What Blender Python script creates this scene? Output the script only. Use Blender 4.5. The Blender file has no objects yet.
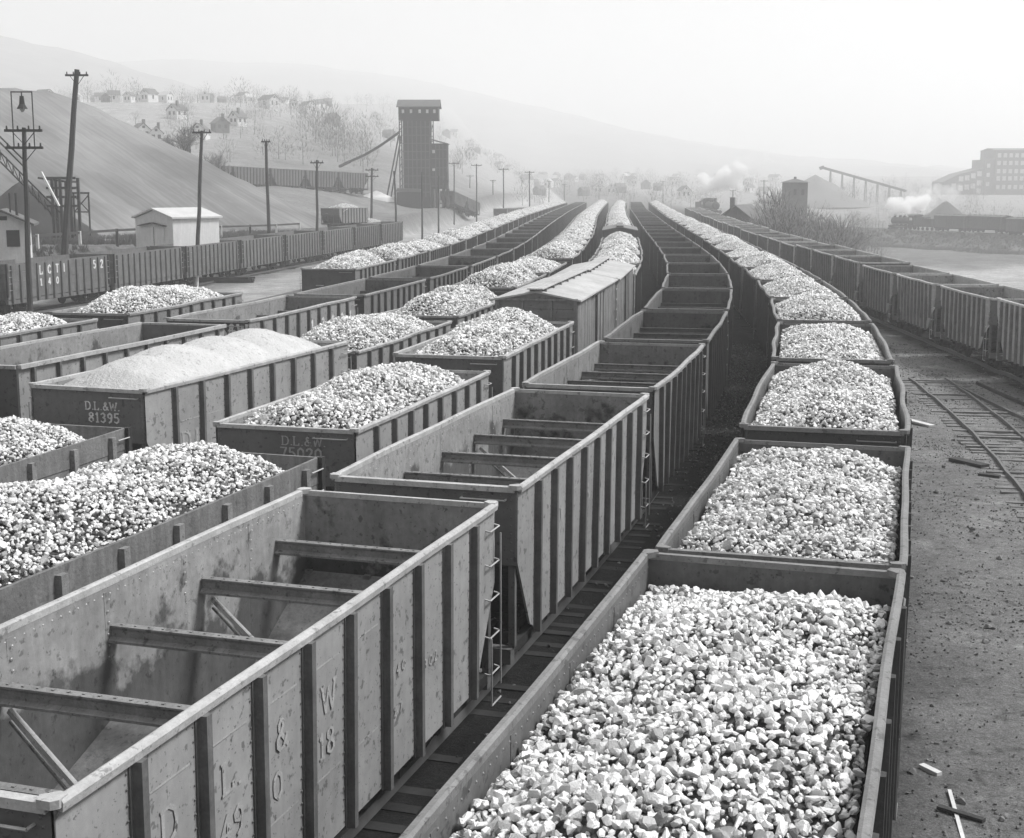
import bpy, bmesh, math, random
import numpy as np
from mathutils import Vector, Matrix, noise as mnoise

rng = np.random.default_rng(7)
random.seed(7)
SC = bpy.context.scene
COL = SC.collection
PI = math.pi
HCAM = 8.1
FPX = 1400.0

def onray(px, Y, z=None):                       # X of a picture column at distance Y (used to work out the place, near-level camera)
    return (px - 512) / FPX * (Y * .9863 - ((z if z is not None else HCAM) - HCAM) * .1649)
def zray(py, Y, g=0.0):
    return HCAM-(py-185)*Y/FPX*.973-g

# ------------------------------------------------------------------ materials
def mat(name, tone, rough=0.8, amp=0.25, scale=1.2, streak=0.0, bump=0.0, bscale=25.0, spots=0.0, stain=0.0, island=0.0, metal=0.0, spec=0.3, tint=True, attr=None):
    m = bpy.data.materials.new(name); m.use_nodes = True
    nt = m.node_tree; N = nt.nodes; L = nt.links
    b = N['Principled BSDF']; b.inputs['Roughness'].default_value = rough
    b.inputs['Metallic'].default_value = metal
    b.inputs['Specular IOR Level'].default_value = spec
    tc = N.new('ShaderNodeTexCoord'); oi = N.new('ShaderNodeObjectInfo')
    off = N.new('ShaderNodeVectorMath'); off.operation = 'ADD'
    mul = N.new('ShaderNodeMath'); mul.operation = 'MULTIPLY'; mul.inputs[1].default_value = 57.0
    L.new(oi.outputs['Random'], mul.inputs[0])
    L.new(tc.outputs['Object'], off.inputs[0]); L.new(mul.outputs[0], off.inputs[1])
    def nz(sc, det=5.0, vec=None, rg=0.6):
        n = N.new('ShaderNodeTexNoise'); n.inputs['Scale'].default_value = sc; n.inputs['Detail'].default_value = det; n.inputs['Roughness'].default_value = rg
        L.new(vec or off.outputs[0], n.inputs['Vector']); return n.outputs['Fac']
    def mr(x, a, b_, c, d):
        r = N.new('ShaderNodeMapRange'); r.inputs[1].default_value = a; r.inputs[2].default_value = b_; r.inputs[3].default_value = c; r.inputs[4].default_value = d
        L.new(x, r.inputs[0]); return r.outputs[0]
    def mm(x, y, op='MULTIPLY'):
        q = N.new('ShaderNodeMath'); q.operation = op
        for i, v in enumerate((x, y)):
            if isinstance(v, (int, float)): q.inputs[i].default_value = v
            else: L.new(v, q.inputs[i])
        return q.outputs[0]
    f = mr(nz(scale), 0.25, 0.75, 1 - amp, 1 + amp)
    f = mm(f, mr(nz(scale * 9, 6), 0.3, 0.7, 1 - amp * .45, 1 + amp * .45))
    if streak:
        mp = N.new('ShaderNodeMapping'); mp.inputs['Scale'].default_value = (6, 6, .5)
        L.new(off.outputs[0], mp.inputs['Vector'])
        f = mm(f, mr(nz(1.6, 4, mp.outputs[0]), .3, .7, 1 - streak, 1 + streak * .7))
    if spots:
        s = mr(nz(7.0, 3), .60, .66, 0, spots); f = mm(f, mm(1.0, s, 'SUBTRACT'))
        s = mr(nz(19.0, 2), .66, .70, 0, spots); f = mm(f, mm(1.0, s, 'SUBTRACT'))
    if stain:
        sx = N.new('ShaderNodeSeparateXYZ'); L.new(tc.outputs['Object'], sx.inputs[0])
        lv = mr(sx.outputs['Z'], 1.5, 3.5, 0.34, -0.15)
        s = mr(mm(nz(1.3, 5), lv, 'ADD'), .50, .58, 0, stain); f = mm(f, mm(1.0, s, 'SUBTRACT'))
    if island:
        g = N.new('ShaderNodeNewGeometry'); w_ = mm(1.0, g.outputs['Random Per Island'], 'SUBTRACT'); w_ = mm(w_, 4.0, 'POWER'); f = mm(f, mr(w_, 0, 1, 1.06, 1 - island))
    f = mm(f, tone)
    if attr:
        a = N.new('ShaderNodeAttribute'); a.attribute_name = attr; f = mm(f, a.outputs['Fac'])
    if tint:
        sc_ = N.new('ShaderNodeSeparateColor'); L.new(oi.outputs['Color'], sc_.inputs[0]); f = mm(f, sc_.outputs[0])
    cm = N.new('ShaderNodeCombineColor')
    for i in range(3): L.new(f, cm.inputs[i])
    L.new(cm.outputs[0], b.inputs['Base Color'])
    if bump:
        bp = N.new('ShaderNodeBump'); bp.inputs['Strength'].default_value = bump; bp.inputs['Distance'].default_value = .03
        L.new(nz(bscale, 5), bp.inputs['Height']); L.new(bp.outputs[0], b.inputs['Normal'])
    return m

M = {}
M['panel'] = mat('car_panel_steel', .34, .55, .20, .6, .07, .15, 5, .5)
M['endp'] = mat('car_end_steel', .15, .6, .20, .8, .06, .15, 6, .4)
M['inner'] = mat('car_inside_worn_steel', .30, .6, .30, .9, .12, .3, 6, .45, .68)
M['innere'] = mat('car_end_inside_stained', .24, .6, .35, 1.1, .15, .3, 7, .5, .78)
M['slope'] = mat('hopper_slope_sheet', .16, .7, .35, 2.2, .2, .3, 14, .4)
M['rib'] = mat('car_rib_rust', .14, .75, .3, 2.5, .2, .2, 30)  # darker tone than the side panels
M['rim'] = mat('car_rim_worn', .45, .55, .25, 3.0, 0, .3, 20, .45)
M['beam'] = mat('cross_beam_steel', .22, .6, .35, 3.0, 0, .4, 30, .5)
M['iron'] = mat('dark_iron', .035, .7, .3, 4.0, 0, .2, 30)
M['rung'] = mat('grab_iron_worn', .42, .5, .2, 4.0)
M['wood'] = mat('plank_wood', .17, .85, .25, 1.5, .25, .4, 18, .3)
M['woodd'] = mat('dark_timber', .05, .85, .3, 2.0, .2, .3, 18)
M['paint'] = mat('white_stencil_paint', .62, .8, .3, 5.0, 0, 0, 10, .6)
M['faded'] = mat('faded_stencil_paint', .37, .8, .3, 7.0, 0, 0, 10, .8)
M['coal'] = mat('washed_coal_lumps', .76, .45, .10, 1.0, 0, .5, 60, 0, 0, .75, .15)  # sky glint on black coal is painted in as a pale base colour
M['fines'] = mat('dark_coal_fines', .05, .9, .3, 6.0, 0, .5, 60)  # bed under the lumps; shade of the gaps is put into its dark colour
M['fine'] = mat('fine_coal', .50, .9, .12, 2.0, 0, 1.0, 22, .3)
M['rail'] = mat('rail_steel', .13, .45, .2, 3.0)
M['tie'] = mat('tie_timber', .035, .9, .4, 2.0)
M['white'] = mat('white_paint', .62, .7, .12, .8, .1, .1, 10)
M['roofb'] = mat('boxcar_roof_felt', .36, .85, .22, .7, 0, .05, 10, .2)
M['roofl'] = mat('pale_tin_roof', .5, .6, .12, 1.0)
M['roofd'] = mat('dark_roof', .10, .8, .2, 1.0)
M['pole'] = mat('pole_timber', .055, .9, .3, 1.0, .2, .2, 12)
M['tower'] = mat('tower_dark_cladding', .024, .9, .3, .5, .3, .2, 4)
M['glass'] = mat('bright_window', .5, .4, .2, 1.0)
M['bark'] = mat('bare_bark', .06, .9, .3, 1.5)
M['twig'] = mat('bare_twigs', .15, .9, .3, 1.5)
M['loco'] = mat('loco_black', .03, .5, .3, 1.0)
M['brick'] = mat('weathered_walls', .12, .9, .25, .3, .15)
M['bank'] = None

def ground_mat():
    m = bpy.data.materials.new('ground_cinders'); m.use_nodes = True
    nt = m.node_tree; N = nt.nodes; L = nt.links; b = N['Principled BSDF']
    b.inputs['Roughness'].default_value = .95; b.inputs['Specular IOR Level'].default_value = .15
    at = N.new('ShaderNodeAttribute'); at.attribute_name = 'tone'
    tc = N.new('ShaderNodeTexCoord')
    def nz(s, d=6, r=.65):
        n = N.new('ShaderNodeTexNoise'); n.inputs['Scale'].default_value = s; n.inputs['Detail'].default_value = d; n.inputs['Roughness'].default_value = r
        L.new(tc.outputs['Object'], n.inputs['Vector']); return n.outputs['Fac']
    def mr(x, a, b_, c, d):
        q = N.new('ShaderNodeMapRange'); q.inputs[1].default_value = a; q.inputs[2].default_value = b_; q.inputs[3].default_value = c; q.inputs[4].default_value = d
        L.new(x, q.inputs[0]); return q.outputs[0]
    def mm(x, y):
        q = N.new('ShaderNodeMath'); q.operation = 'MULTIPLY'; L.new(x, q.inputs[0]); L.new(y, q.inputs[1]); return q.outputs[0]
    f = mm(at.outputs['Fac'], mr(nz(.22), .3, .7, .72, 1.28))
    f = mm(f, mr(nz(.9), .3, .7, .78, 1.22))
    f = mm(f, mr(nz(6), .3, .7, .75, 1.25))
    f = mm(f, mr(nz(26, 4, .8), .3, .7, .55, 1.6))
    f = mm(f, mr(nz(1.9, 4), .58, .68, 1, .5)); f = mm(f, mr(nz(.6, 6), .58, .7, 1, 1.5))
    f = mm(f, mr(nz(45, 2), .66, .74, 1, 2.0))
    c = N.new('ShaderNodeCombineColor')
    for i in range(3): L.new(f, c.inputs[i])
    L.new(c.outputs[0], b.inputs['Base Color'])
    bp = N.new('ShaderNodeBump'); bp.inputs['Strength'].default_value = 1.0; bp.inputs['Distance'].default_value = .12
    L.new(nz(11, 10, .8), bp.inputs['Height']); L.new(bp.outputs[0], b.inputs['Normal'])
    return m
M['ground'] = ground_mat()

def bank_mat(flow):
    m = bpy.data.materials.new('spoil_bank_streaked'); m.use_nodes = True
    nt = m.node_tree; N = nt.nodes; L = nt.links; b = N['Principled BSDF']
    b.inputs['Roughness'].default_value = 1; b.inputs['Specular IOR Level'].default_value = .1
    at = N.new('ShaderNodeAttribute'); at.attribute_name = 'flow'      # x: across the fall line, y: down it
    mp = N.new('ShaderNodeMapping'); mp.inputs['Scale'].default_value = (1.0, .03, 0)
    L.new(at.outputs['Vector'], mp.inputs['Vector'])
    n1 = N.new('ShaderNodeTexNoise'); n1.inputs['Scale'].default_value = 1.5; n1.inputs['Detail'].default_value = 5; L.new(mp.outputs[0], n1.inputs['Vector'])
    tc = N.new('ShaderNodeTexCoord'); n2 = N.new('ShaderNodeTexNoise'); n2.inputs['Scale'].default_value = .08; n2.inputs['Detail'].default_value = 6; L.new(tc.outputs['Object'], n2.inputs['Vector'])
    r = N.new('ShaderNodeMapRange'); r.inputs[1].default_value = .3; r.inputs[2].default_value = .7; r.inputs[3].default_value = .78; r.inputs[4].default_value = 1.2; L.new(n1.outputs['Fac'], r.inputs[0])
    r2 = N.new('ShaderNodeMapRange'); r2.inputs[1].default_value = .3; r2.inputs[2].default_value = .7; r2.inputs[3].default_value = .11; r2.inputs[4].default_value = .23; L.new(n2.outputs['Fac'], r2.inputs[0])
    q = N.new('ShaderNodeMath'); q.operation = 'MULTIPLY'; L.new(r.outputs[0], q.inputs[0]); L.new(r2.outputs[0], q.inputs[1])
    c = N.new('ShaderNodeCombineColor')
    for i in range(3): L.new(q.outputs[0], c.inputs[i])
    L.new(c.outputs[0], b.inputs['Base Color'])
    return m
M['bank'] = bank_mat(None)

# ------------------------------------------------------------------ mesh builder
class MB:
    def __init__(s): s.v = []; s.f = []; s.m = []; s.mats = []
    def mi(s, name):
        if name not in s.mats: s.mats.append(name)
        return s.mats.index(name)
    def add(s, vs, fs, m):
        o = len(s.v); k = s.mi(m)
        s.v.extend([tuple(p) for p in vs])
        for f in fs: s.f.append(tuple(i + o for i in f)); s.m.append(k)
    def box(s, x0, x1, y0, y1, z0, z1, m):
        s.add([(x0,y0,z0),(x1,y0,z0),(x1,y1,z0),(x0,y1,z0),(x0,y0,z1),(x1,y0,z1),(x1,y1,z1),(x0,y1,z1)],
              [(0,3,2,1),(4,5,6,7),(0,1,5,4),(1,2,6,5),(2,3,7,6),(3,0,4,7)], m)
    def bar(s, p, q, w, h, m, up=(0,0,1)):            # rectangular bar between two points
        p = Vector(p); q = Vector(q); d = (q - p).normalized(); u = Vector(up)
        if abs(d.dot(u)) > .97: u = Vector((1, 0, 0))
        a = d.cross(u).normalized() * (w / 2); b = a.cross(d).normalized() * (h / 2)
        vs = [p-a-b, p+a-b, p+a+b, p-a+b, q-a-b, q+a-b, q+a+b, q-a+b]
        s.add(vs, [(0,1,2,3),(7,6,5,4),(0,4,5,1),(1,5,6,2),(2,6,7,3),(3,7,4,0)], m)
    def tube(s, p, q, r0, r1, n, m, caps=True):
        p = Vector(p); q = Vector(q); d = (q - p)
        if d.length < 1e-6: return
        d.normalize(); u = Vector((0,0,1)) if abs(d.z) < .9 else Vector((1,0,0))
        a = d.cross(u).normalized(); b = d.cross(a)
        vs = []
        for c, r in ((p, r0), (q, r1)):
            for i in range(n):
                t = 2*PI*i/n; vs.append(c + a*(math.cos(t)*r) + b*(math.sin(t)*r))
        fs = [(i, (i+1) % n, n+(i+1) % n, n+i) for i in range(n)]
        if caps: fs += [tuple(range(n))[::-1], tuple(range(n, 2*n))]
        s.add(vs, fs, m)
    def prism(s, prof, axis, a0, a1, m):              # closed 2-D profile extruded along x or y
        n = len(prof); vs = []
        for a in (a0, a1):
            for (u, w) in prof: vs.append((a, u, w) if axis == 'x' else (u, a, w))
        fs = [(i, (i+1) % n, n+(i+1) % n, n+i) for i in range(n)] + [tuple(range(n))[::-1], tuple(range(n, 2*n))]
        s.add(vs, fs, m)
    def merge(s, o):
        off = len(s.v); s.v.extend(o.v)
        for f, k in zip(o.f, o.m): s.f.append(tuple(i+off for i in f)); s.m.append(s.mi(o.mats[k]))
    def mesh(s, name, smooth=False, fix=True):
        me = bpy.data.meshes.new(name); me.from_pydata(s.v, [], s.f)
        for n in s.mats: me.materials.append(M[n])
        me.polygons.foreach_set('material_index', s.m)
        if fix and len(s.f) < 60000:
            bm = bmesh.new(); bm.from_mesh(me); bmesh.ops.recalc_face_normals(bm, faces=bm.faces); bm.to_mesh(me); bm.free()
        if smooth: me.polygons.foreach_set('use_smooth', [True]*len(me.polygons))
        me.update(); return me
    def obj(s, name, parent=None, smooth=False):
        return link(name, s.mesh(name, smooth), parent)

def link(name, data, parent=None):
    o = bpy.data.objects.new(name, data); COL.objects.link(o)
    if parent is not None: o.parent = parent
    return o
def tag(o, label, cat, group=None):
    o['label'] = label; o['category'] = cat
    if group: o['group'] = group
    return o
def thing(name, label, cat, loc=(0,0,0), rz=0, group=None):
    o = link(name, None); o.location = loc; o.rotation_euler = (0,0,rz); o.empty_display_size = .3
    return tag(o, label, cat, group)
def struct(o): o['kind'] = 'structure'; return o
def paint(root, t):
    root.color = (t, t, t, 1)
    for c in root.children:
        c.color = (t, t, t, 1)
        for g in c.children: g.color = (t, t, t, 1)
def dup_tree(root):
    r = root.copy(); COL.objects.link(r)
    for ch in list(root.children):
        c = ch.copy(); COL.objects.link(c); c.parent = r
        for g in list(ch.children):
            d = g.copy(); COL.objects.link(d); d.parent = c
    return r

# ------------------------------------------------------------------ stencil letters as strokes
GL = {
 'D': (.72, [[(0,0),(0,1)], [(0,1),(.36,1),(.6,.84),(.68,.5),(.6,.16),(.36,0),(0,0)], [(-.1,0),(.1,0)], [(-.1,1),(.1,1)]]),
 'L': (.62, [[(0,1),(0,0),(.55,0),(.55,.22)], [(-.12,1),(.14,1)], [(-.1,0),(.1,0)]]),
 'W': (1.0, [[(0,1),(.25,0),(.5,.85),(.75,0),(1,1)], [(-.1,1),(.12,1)], [(.88,1),(1.1,1)]]),
 '&': (.75, [[(.75,0),(.2,.68),(.2,.86),(.33,1),(.46,.9),(.44,.72),(.06,.36),(.06,.14),(.22,0),(.45,.04),(.7,.42)]]),
 'S': (.55, [[(.5,.85),(.3,1),(.08,.9),(.06,.68),(.45,.4),(.5,.15),(.3,0),(.05,.1)]]),
 'K': (.65, [[(0,0),(0,1)], [(.6,1),(.05,.45)], [(.2,.6),(.65,0)]]),
 'C': (.65, [[(.6,.8),(.4,1),(.12,.9),(0,.5),(.12,.1),(.4,0),(.6,.2)]]),
 'T': (.65, [[(.32,0),(.32,1)], [(0,1),(.64,1)]]),
 'I': (.2, [[(.1,0),(.1,1)]]),
 '.': (.16, [[(.02,.03),(.14,.03)]]),
 '0': (.6, [[(.3,0),(.06,.2),(.03,.5),(.06,.8),(.3,1),(.54,.8),(.57,.5),(.54,.2),(.3,0)]]),
 '1': (.4, [[(.05,.8),(.22,1),(.22,0)], [(.05,0),(.4,0)]]),
 '2': (.6, [[(.03,.75),(.12,.95),(.35,1),(.54,.85),(.5,.6),(.03,0),(.58,0)]]),
 '3': (.6, [[(.03,.85),(.3,1),(.52,.82),(.46,.6),(.25,.53),(.5,.42),(.56,.2),(.3,0),(.03,.13)]]),
 '4': (.62, [[(.45,0),(.45,1),(.0,.3),(.62,.3)]]),
 '5': (.6, [[(.52,1),(.1,1),(.07,.58),(.35,.62),(.55,.42),(.52,.15),(.27,0),(.03,.12)]]),
 '7': (.58, [[(.0,1),(.57,1),(.2,0)]]),
 '8': (.6, [[(.3,.54),(.08,.7),(.1,.9),(.3,1),(.5,.9),(.52,.7),(.3,.54),(.05,.35),(.06,.12),(.3,0),(.54,.12),(.55,.35),(.3,.54)]]),
 '9': (.6, [[(.55,.6),(.35,.45),(.1,.55),(.06,.8),(.3,1),(.52,.85),(.55,.6),(.45,.15),(.2,0)]]),
 '_': (1.0, [[(0,.5),(1.0,.5)]]),
}
def letters(mb, text, origin, right, up, size, m, nrm, wt=.15, gap=.24, eps=.004):
    o = Vector(origin); r = Vector(right); u = Vector(up); n = Vector(nrm) * eps
    x = 0.0
    for ch in text:
        if ch == ' ': x += .5 * size; continue
        w, strokes = GL[ch]
        k = 0
        for st in strokes:
            for (a, b) in zip(st[:-1], st[1:]):
                pa = Vector((a[0], a[1])); pb = Vector((b[0], b[1])); d = (pb - pa)
                if d.length < 1e-6: continue
                d.normalize(); q = Vector((-d.y, d.x)) * wt * .5 * (1.0 if abs(d.y) > .5 else .7)
                pa2 = pa - d * wt * .2; pb2 = pb + d * wt * .2
                k += 1
                vs = [o + r*(x + t.x*size) + u*(t.y*size) + n*(1 + .15*k) for t in (pa2-q, pb2-q, pb2+q, pa2+q)]
                mb.add(vs, [(0,1,2,3)], m)
        x += (w + gap) * size
    return x

# ------------------------------------------------------------------ rolling stock (x = length, y = across, z up from the ground)
T = 3.6
def truck_parts():
    f = MB()
    for s in (-1, 1):
        y = s * .98
        f.bar((-1.05,y,.72),(1.05,y,.72),.14,.12,'iron'); f.bar((-.95,y,.40),(-.4,y,.30),.1,.08,'iron'); f.bar((.95,y,.40),(.4,y,.30),.1,.08,'iron')
        f.bar((-.4,y,.30),(.4,y,.30),.12,.1,'iron'); f.bar((-.4,y,.3),(-.4,y,.72),.1,.1,'iron'); f.bar((.4,y,.3),(.4,y,.72),.1,.1,'iron')
        for t in (-.2, 0, .2): f.tube((t,y,.34),(t,y,.66),.085,.085,8,'iron')
        for t in (-.84, .84): f.box(t-.13,t+.13,y-.1,y+.1,.52,.8,'iron')
    f.box(-.18,.18,-1.0,1.0,.66,.86,'iron')
    w = MB()
    w.tube((0,-.82,0),(0,-.70,0),.42,.42,20,'iron'); w.tube((0,-.70,0),(0,-.66,0),.46,.46,20,'iron')
    w.tube((0,.82,0),(0,.70,0),.42,.42,20,'iron'); w.tube((0,.70,0),(0,.66,0),.46,.46,20,'iron')
    w.tube((0,-.98,0),(0,.98,0),.07,.07,8,'iron')
    return f.mesh('truck_frame'), w.mesh('wheelset')
TRUCK, WHEEL = truck_parts()
RAILZ = .22
def add_trucks(root, xs):
    for x in xs:
        t = link('truck', TRUCK, root); t.location = (x, 0, RAILZ)
        for dx in (-.84, .84):
            w = link('wheelset', WHEEL, t); w.location = (dx, 0, .46)
def far_trucks(mb, xs):
    for x in xs:
        for s in (-1, 1):
            mb.box(x-1.0,x+1.0,s*.98-.07,s*.98+.07,.5,.95,'iron')
            for dx in (-.84,.84): mb.tube((x+dx,s*.82,RAILZ+.45),(x+dx,s*.68,RAILZ+.45),.44,.44,12,'iron')

def bendf(seed, amt):
    r = random.Random(seed)
    a = [r.uniform(-1, 1) for _ in range(8)]
    ph = [r.uniform(0, 6.28) for _ in range(4)]
    def f(s, x, A):
        k = 0 if s > 0 else 4
        t = x / A
        return amt * ((1 - t*t) * (.6 + .4*a[k]) + .35*a[k+1]*math.sin(3.1*t+ph[0]) + .28*a[k+2]*math.sin(7*t+ph[1]))
    def g(s, x, A):
        k = 0 if s > 0 else 4
        t = x / A
        return amt * .28 * (a[k+3]*math.sin(4*t+ph[2]) + .5*a[k+1]*math.sin(9*t+ph[3]))
    return f, g

def hopper(seed, a=4.95, b=1.5, nrib=9, ribw=.12, bend=.06, nbeam=5, low=False, beams=True, es=.8, ez=2.45):
    """list of (part name, MB); the first is the body"""
    fb, fz = bendf(seed, bend)
    NX = 28
    xs = [-a + 2*a*i/NX for i in range(NX+1)]
    zb = lambda x: 1.12 if abs(x) < a-es else 1.12 + (abs(x)-(a-es))/es*(ez-1.12)
    body = MB(); out = [('body', body)]
    rnd = random.Random(seed+5)
    NZ = 4
    for s in (-1, 1):
        vo = []; vi = []
        for x in xs:
            y = b + fb(s, x, a)
            for k in range(NZ+1):
                z = zb(x) + (T + fz(s, x, a) - zb(x)) * k / NZ
                d = rnd.uniform(-.005, .005) if 0 < k < NZ else 0
                kk = (k / NZ) ** 1.5
                yy = b + (y-b)*kk + d
                vo.append((x, s*yy, z)); vi.append((x, s*(yy-.035), z))
        st = NZ+1; fs = []
        for i in range(NX):
            for k in range(NZ):
                q = (i*st+k, (i+1)*st+k, (i+1)*st+k+1, i*st+k+1); fs.append(q)
        body.add(vo, fs, 'panel'); body.add(vi, fs, 'inner')
        n = len(vo)
        edge = [i*st for i in range(NX+1)]
        body.add([vo[i] for i in edge] + [vi[i] for i in edge], [(i, i+1, NX+1+i+1, NX+1+i) for i in range(NX)], 'panel')
        body.add([vo[k] for k in range(st)] + [vi[k] for k in range(st)], [(k, k+1, st+k+1, st+k) for k in range(NZ)], 'panel')
        body.add([vo[NX*st+k] for k in range(st)] + [vi[NX*st+k] for k in range(st)], [(k, k+1, st+k+1, st+k) for k in range(NZ)], 'panel')
        # riveted seams on the inside
        for i in range(1, 6):
            x = -a + 2*a*i/6
            y = s*(b + fb(s, x, a) - .042)
            body.box(x-.05, x+.05, min(y, y+s*.02), max(y, y+s*.02), 1.6, T-.1, 'inner')
    for e in (-1, 1):
        yb = b - .005
        X0 = e*a; X1 = e*(a-.04)
        body.add([(X0,-yb,2.4),(X0,yb,2.4),(X0,yb,T),(X0,-yb,T)], [(0,1,2,3)], 'endp')
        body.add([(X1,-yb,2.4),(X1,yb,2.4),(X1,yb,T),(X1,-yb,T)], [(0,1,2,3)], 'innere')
        y2 = b - .04
        body.prism([(e*a,2.4),(e*(a-.05),2.4),(e*2.55,1.12),(e*2.6,1.05)], 'y', -y2, y2, 'slope')
        body.prism([(e*2.55,1.12),(0,2.0),(0,1.95),(e*2.55,1.05)], 'y', -y2, y2, 'slope')
        body.prism([(e*2.5-.75,1.1),(e*2.5+.75,1.1),(e*2.5+.35,.55),(e*2.5-.35,.55)], 'y', -.9, .9, 'iron')
    def rivet(x, y, z, n, m, r=.014):
        n = Vector(n); u = Vector((0,0,1)) if abs(n.z) < .9 else Vector((1,0,0)); v = n.cross(u)*r; u = u*r; c = Vector((x,y,z))
        body.add([c-u-v, c+u-v, c+u+v, c-u+v, c+n*r*.8], [(0,1,4),(1,2,4),(2,3,4),(3,0,4)], m)
    for s in (-1, 1):
        for i in range(66):
            x = -a+.1+(2*a-.2)*i/65; y = b+fb(s, x, a); rivet(x, s*(y-.036), T+fz(s, x, a)-.14, (0,-s,0), 'rim')
        for i in range(1, 6):
            x = -a+2*a*i/6; y = b+fb(s, x, a)-.062
            for k in range(14): rivet(x+.02*(k % 2)-.01, s*(b+(y-b)*(k/13)**1.5), 1.65+k*.135, (0,-s,0), 'rim')
        for i in range(nrib):
            x = -a+2*a*(i+1)/(nrib+1); y = b+fb(s, x, a)
            for k in range(18):
                z = zb(x)+.06+(T-.2-zb(x))*k/17; yy = b+(y-b)*((z-zb(x))/(T-zb(x)))
                for dx in (-.115, .115): rivet(x+dx, s*(yy+.004), z, (0,s,0), 'rib', .012)
    for e in (-1, 1):
        for k in range(20): rivet(e*a, -b+.12+(2*b-.24)*k/19, T-.12, (e,0,0), 'endp', .015)
        for z in range(8):
            for y in (-b+.1, b-.1): rivet(e*a, y, 2.5+z*.13, (e,0,0), 'endp', .015)
    und = MB()
    und.box(-a-.12, a+.12, -.2, .2, .82, 1.04, 'iron')
    for e in (-1, 1):
        und.box(e*a-.1, e*a+.1, -1.42, 1.42, .86, 1.1, 'endp')
        for y in (-1.4, 1.4, -.45, .45):
            und.box(e*(a-.07)-.05, e*(a-.07)+.05, y-.05, y+.05, 1.1, 2.42, 'endp')
        for s in (-1, 1):
            und.box(e*2.9, e*(a-.1), s*1.36-.06, s*1.36+.06, .95, 1.12, 'iron') if e > 0 else und.box(-(a-.1), -2.9, s*1.36-.06, s*1.36+.06, .95, 1.12, 'iron')
    out.append(('underframe', und))
    for s in (-1, 1):
        for i in range(nrib):
            x = -a + 2*a*(i+1)/(nrib+1)
            y = b + fb(s, x, a); yb_ = b
            r = MB(); zt = T - .06 + fz(s, x, a); z0 = zb(x) - .04
            w = ribw/2
            for (w0, w1, d0, d1) in ((w*1.5, w*1.5, 0, .014), (w, w*.72, .014, .10)):
                vs = []
                for z, yy in ((z0, yb_), (zt, y)):
                    vs += [(x-w0, s*(yy+d0), z), (x+w0, s*(yy+d0), z), (x+w1, s*(yy+d1), z), (x-w1, s*(yy+d1), z)]
                r.add(vs, [(0,1,2,3),(4,7,6,5),(0,4,5,1),(1,5,6,2),(2,6,7,3),(3,7,4,0)], 'rib')
            out.append(('side_post', r))
    rim = MB()
    for s in (-1, 1):
        ring = []
        for x in xs:
            y = b + fb(s, x, a); z = T + fz(s, x, a)
            xx = max(-a+.02, min(a-.02, x))
            ring.append([(xx, s*(y-.04), z-.05), (xx, s*(y-.042), z+.03), (xx, s*(y-.01), z+.045), (xx, s*(y+.045), z+.038), (xx, s*(y+.06), z+.01), (xx, s*(y+.05), z-.06)])
        vs = [p for r in ring for p in r]; K = 6; fs = []
        for i in range(NX):
            for k in range(K): fs.append((i*K+k, i*K+(k+1) % K, (i+1)*K+(k+1) % K, (i+1)*K+k))
        fs += [tuple(range(K)), tuple(range(NX*K, NX*K+K))]
        rim.add(vs, fs, 'rim')
    for e in (-1, 1):
        rim.prism([(e*(a-.05),T-.05),(e*(a-.05),T+.026),(e*(a+.04),T+.02),(e*(a+.05),T-.06)], 'y', -b+.04, b-.04, 'rim')
        for s in (-1, 1):
            rim.add([(e*(a-.13),s*(b-.03),T-.02),(e*(a-.03),s*(b-.14),T-.02),(e*(a+.052),s*(b-.11),T-.02),(e*(a+.056),s*(b+.01),T-.02),(e*(a+.01),s*(b+.058),T-.02),(e*(a-.11),s*(b+.05),T-.02),(e*(a-.13),s*(b-.03),T+.05),(e*(a-.03),s*(b-.14),T+.05),(e*(a+.052),s*(b-.11),T+.05),(e*(a+.056),s*(b+.01),T+.05),(e*(a+.01),s*(b+.058),T+.05),(e*(a-.11),s*(b+.05),T+.05)], [(0,1,2,3,4,5),(6,7,8,9,10,11)]+[(i,(i+1)%6,6+(i+1)%6,6+i) for i in range(6)], 'rim')
    out.append(('top_rim', rim))
    if beams:
        for i in range(nbeam):
            x = -a + 2*a*(i+.5)/nbeam + .08; z = T - .70
            bm = MB()
            bm.prism([(x-.10,z),(x+.10,z),(x+.10,z+.03),(x+.03,z+.06),(x+.03,z+.14),(x+.07,z+.17),(x+.07,z+.19),(x-.05,z+.19),(x-.05,z+.17),(x-.03,z+.14),(x-.03,z+.06),(x-.10,z+.03)], 'y', -b+.03, b-.03, 'beam')
            for k in range(16):
                y = -b + .15 + k*(2*b-.3)/15
                bm.box(x-.0, x+.03, y-.015, y+.015, z+.19, z+.20, 'beam')
            out.append(('cross_beam', bm))
            if i in (1, 3):
                br = MB(); br.bar((x+.05, b-.12, z-.1), (x-.25, -.1, 1.75), .05, .06, 'rim'); br.bar((x+.05, b-.12, z-.22), (x-.25, .06, 1.72), .03, .03, 'beam'); out.append(('diagonal_brace', br))
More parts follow.
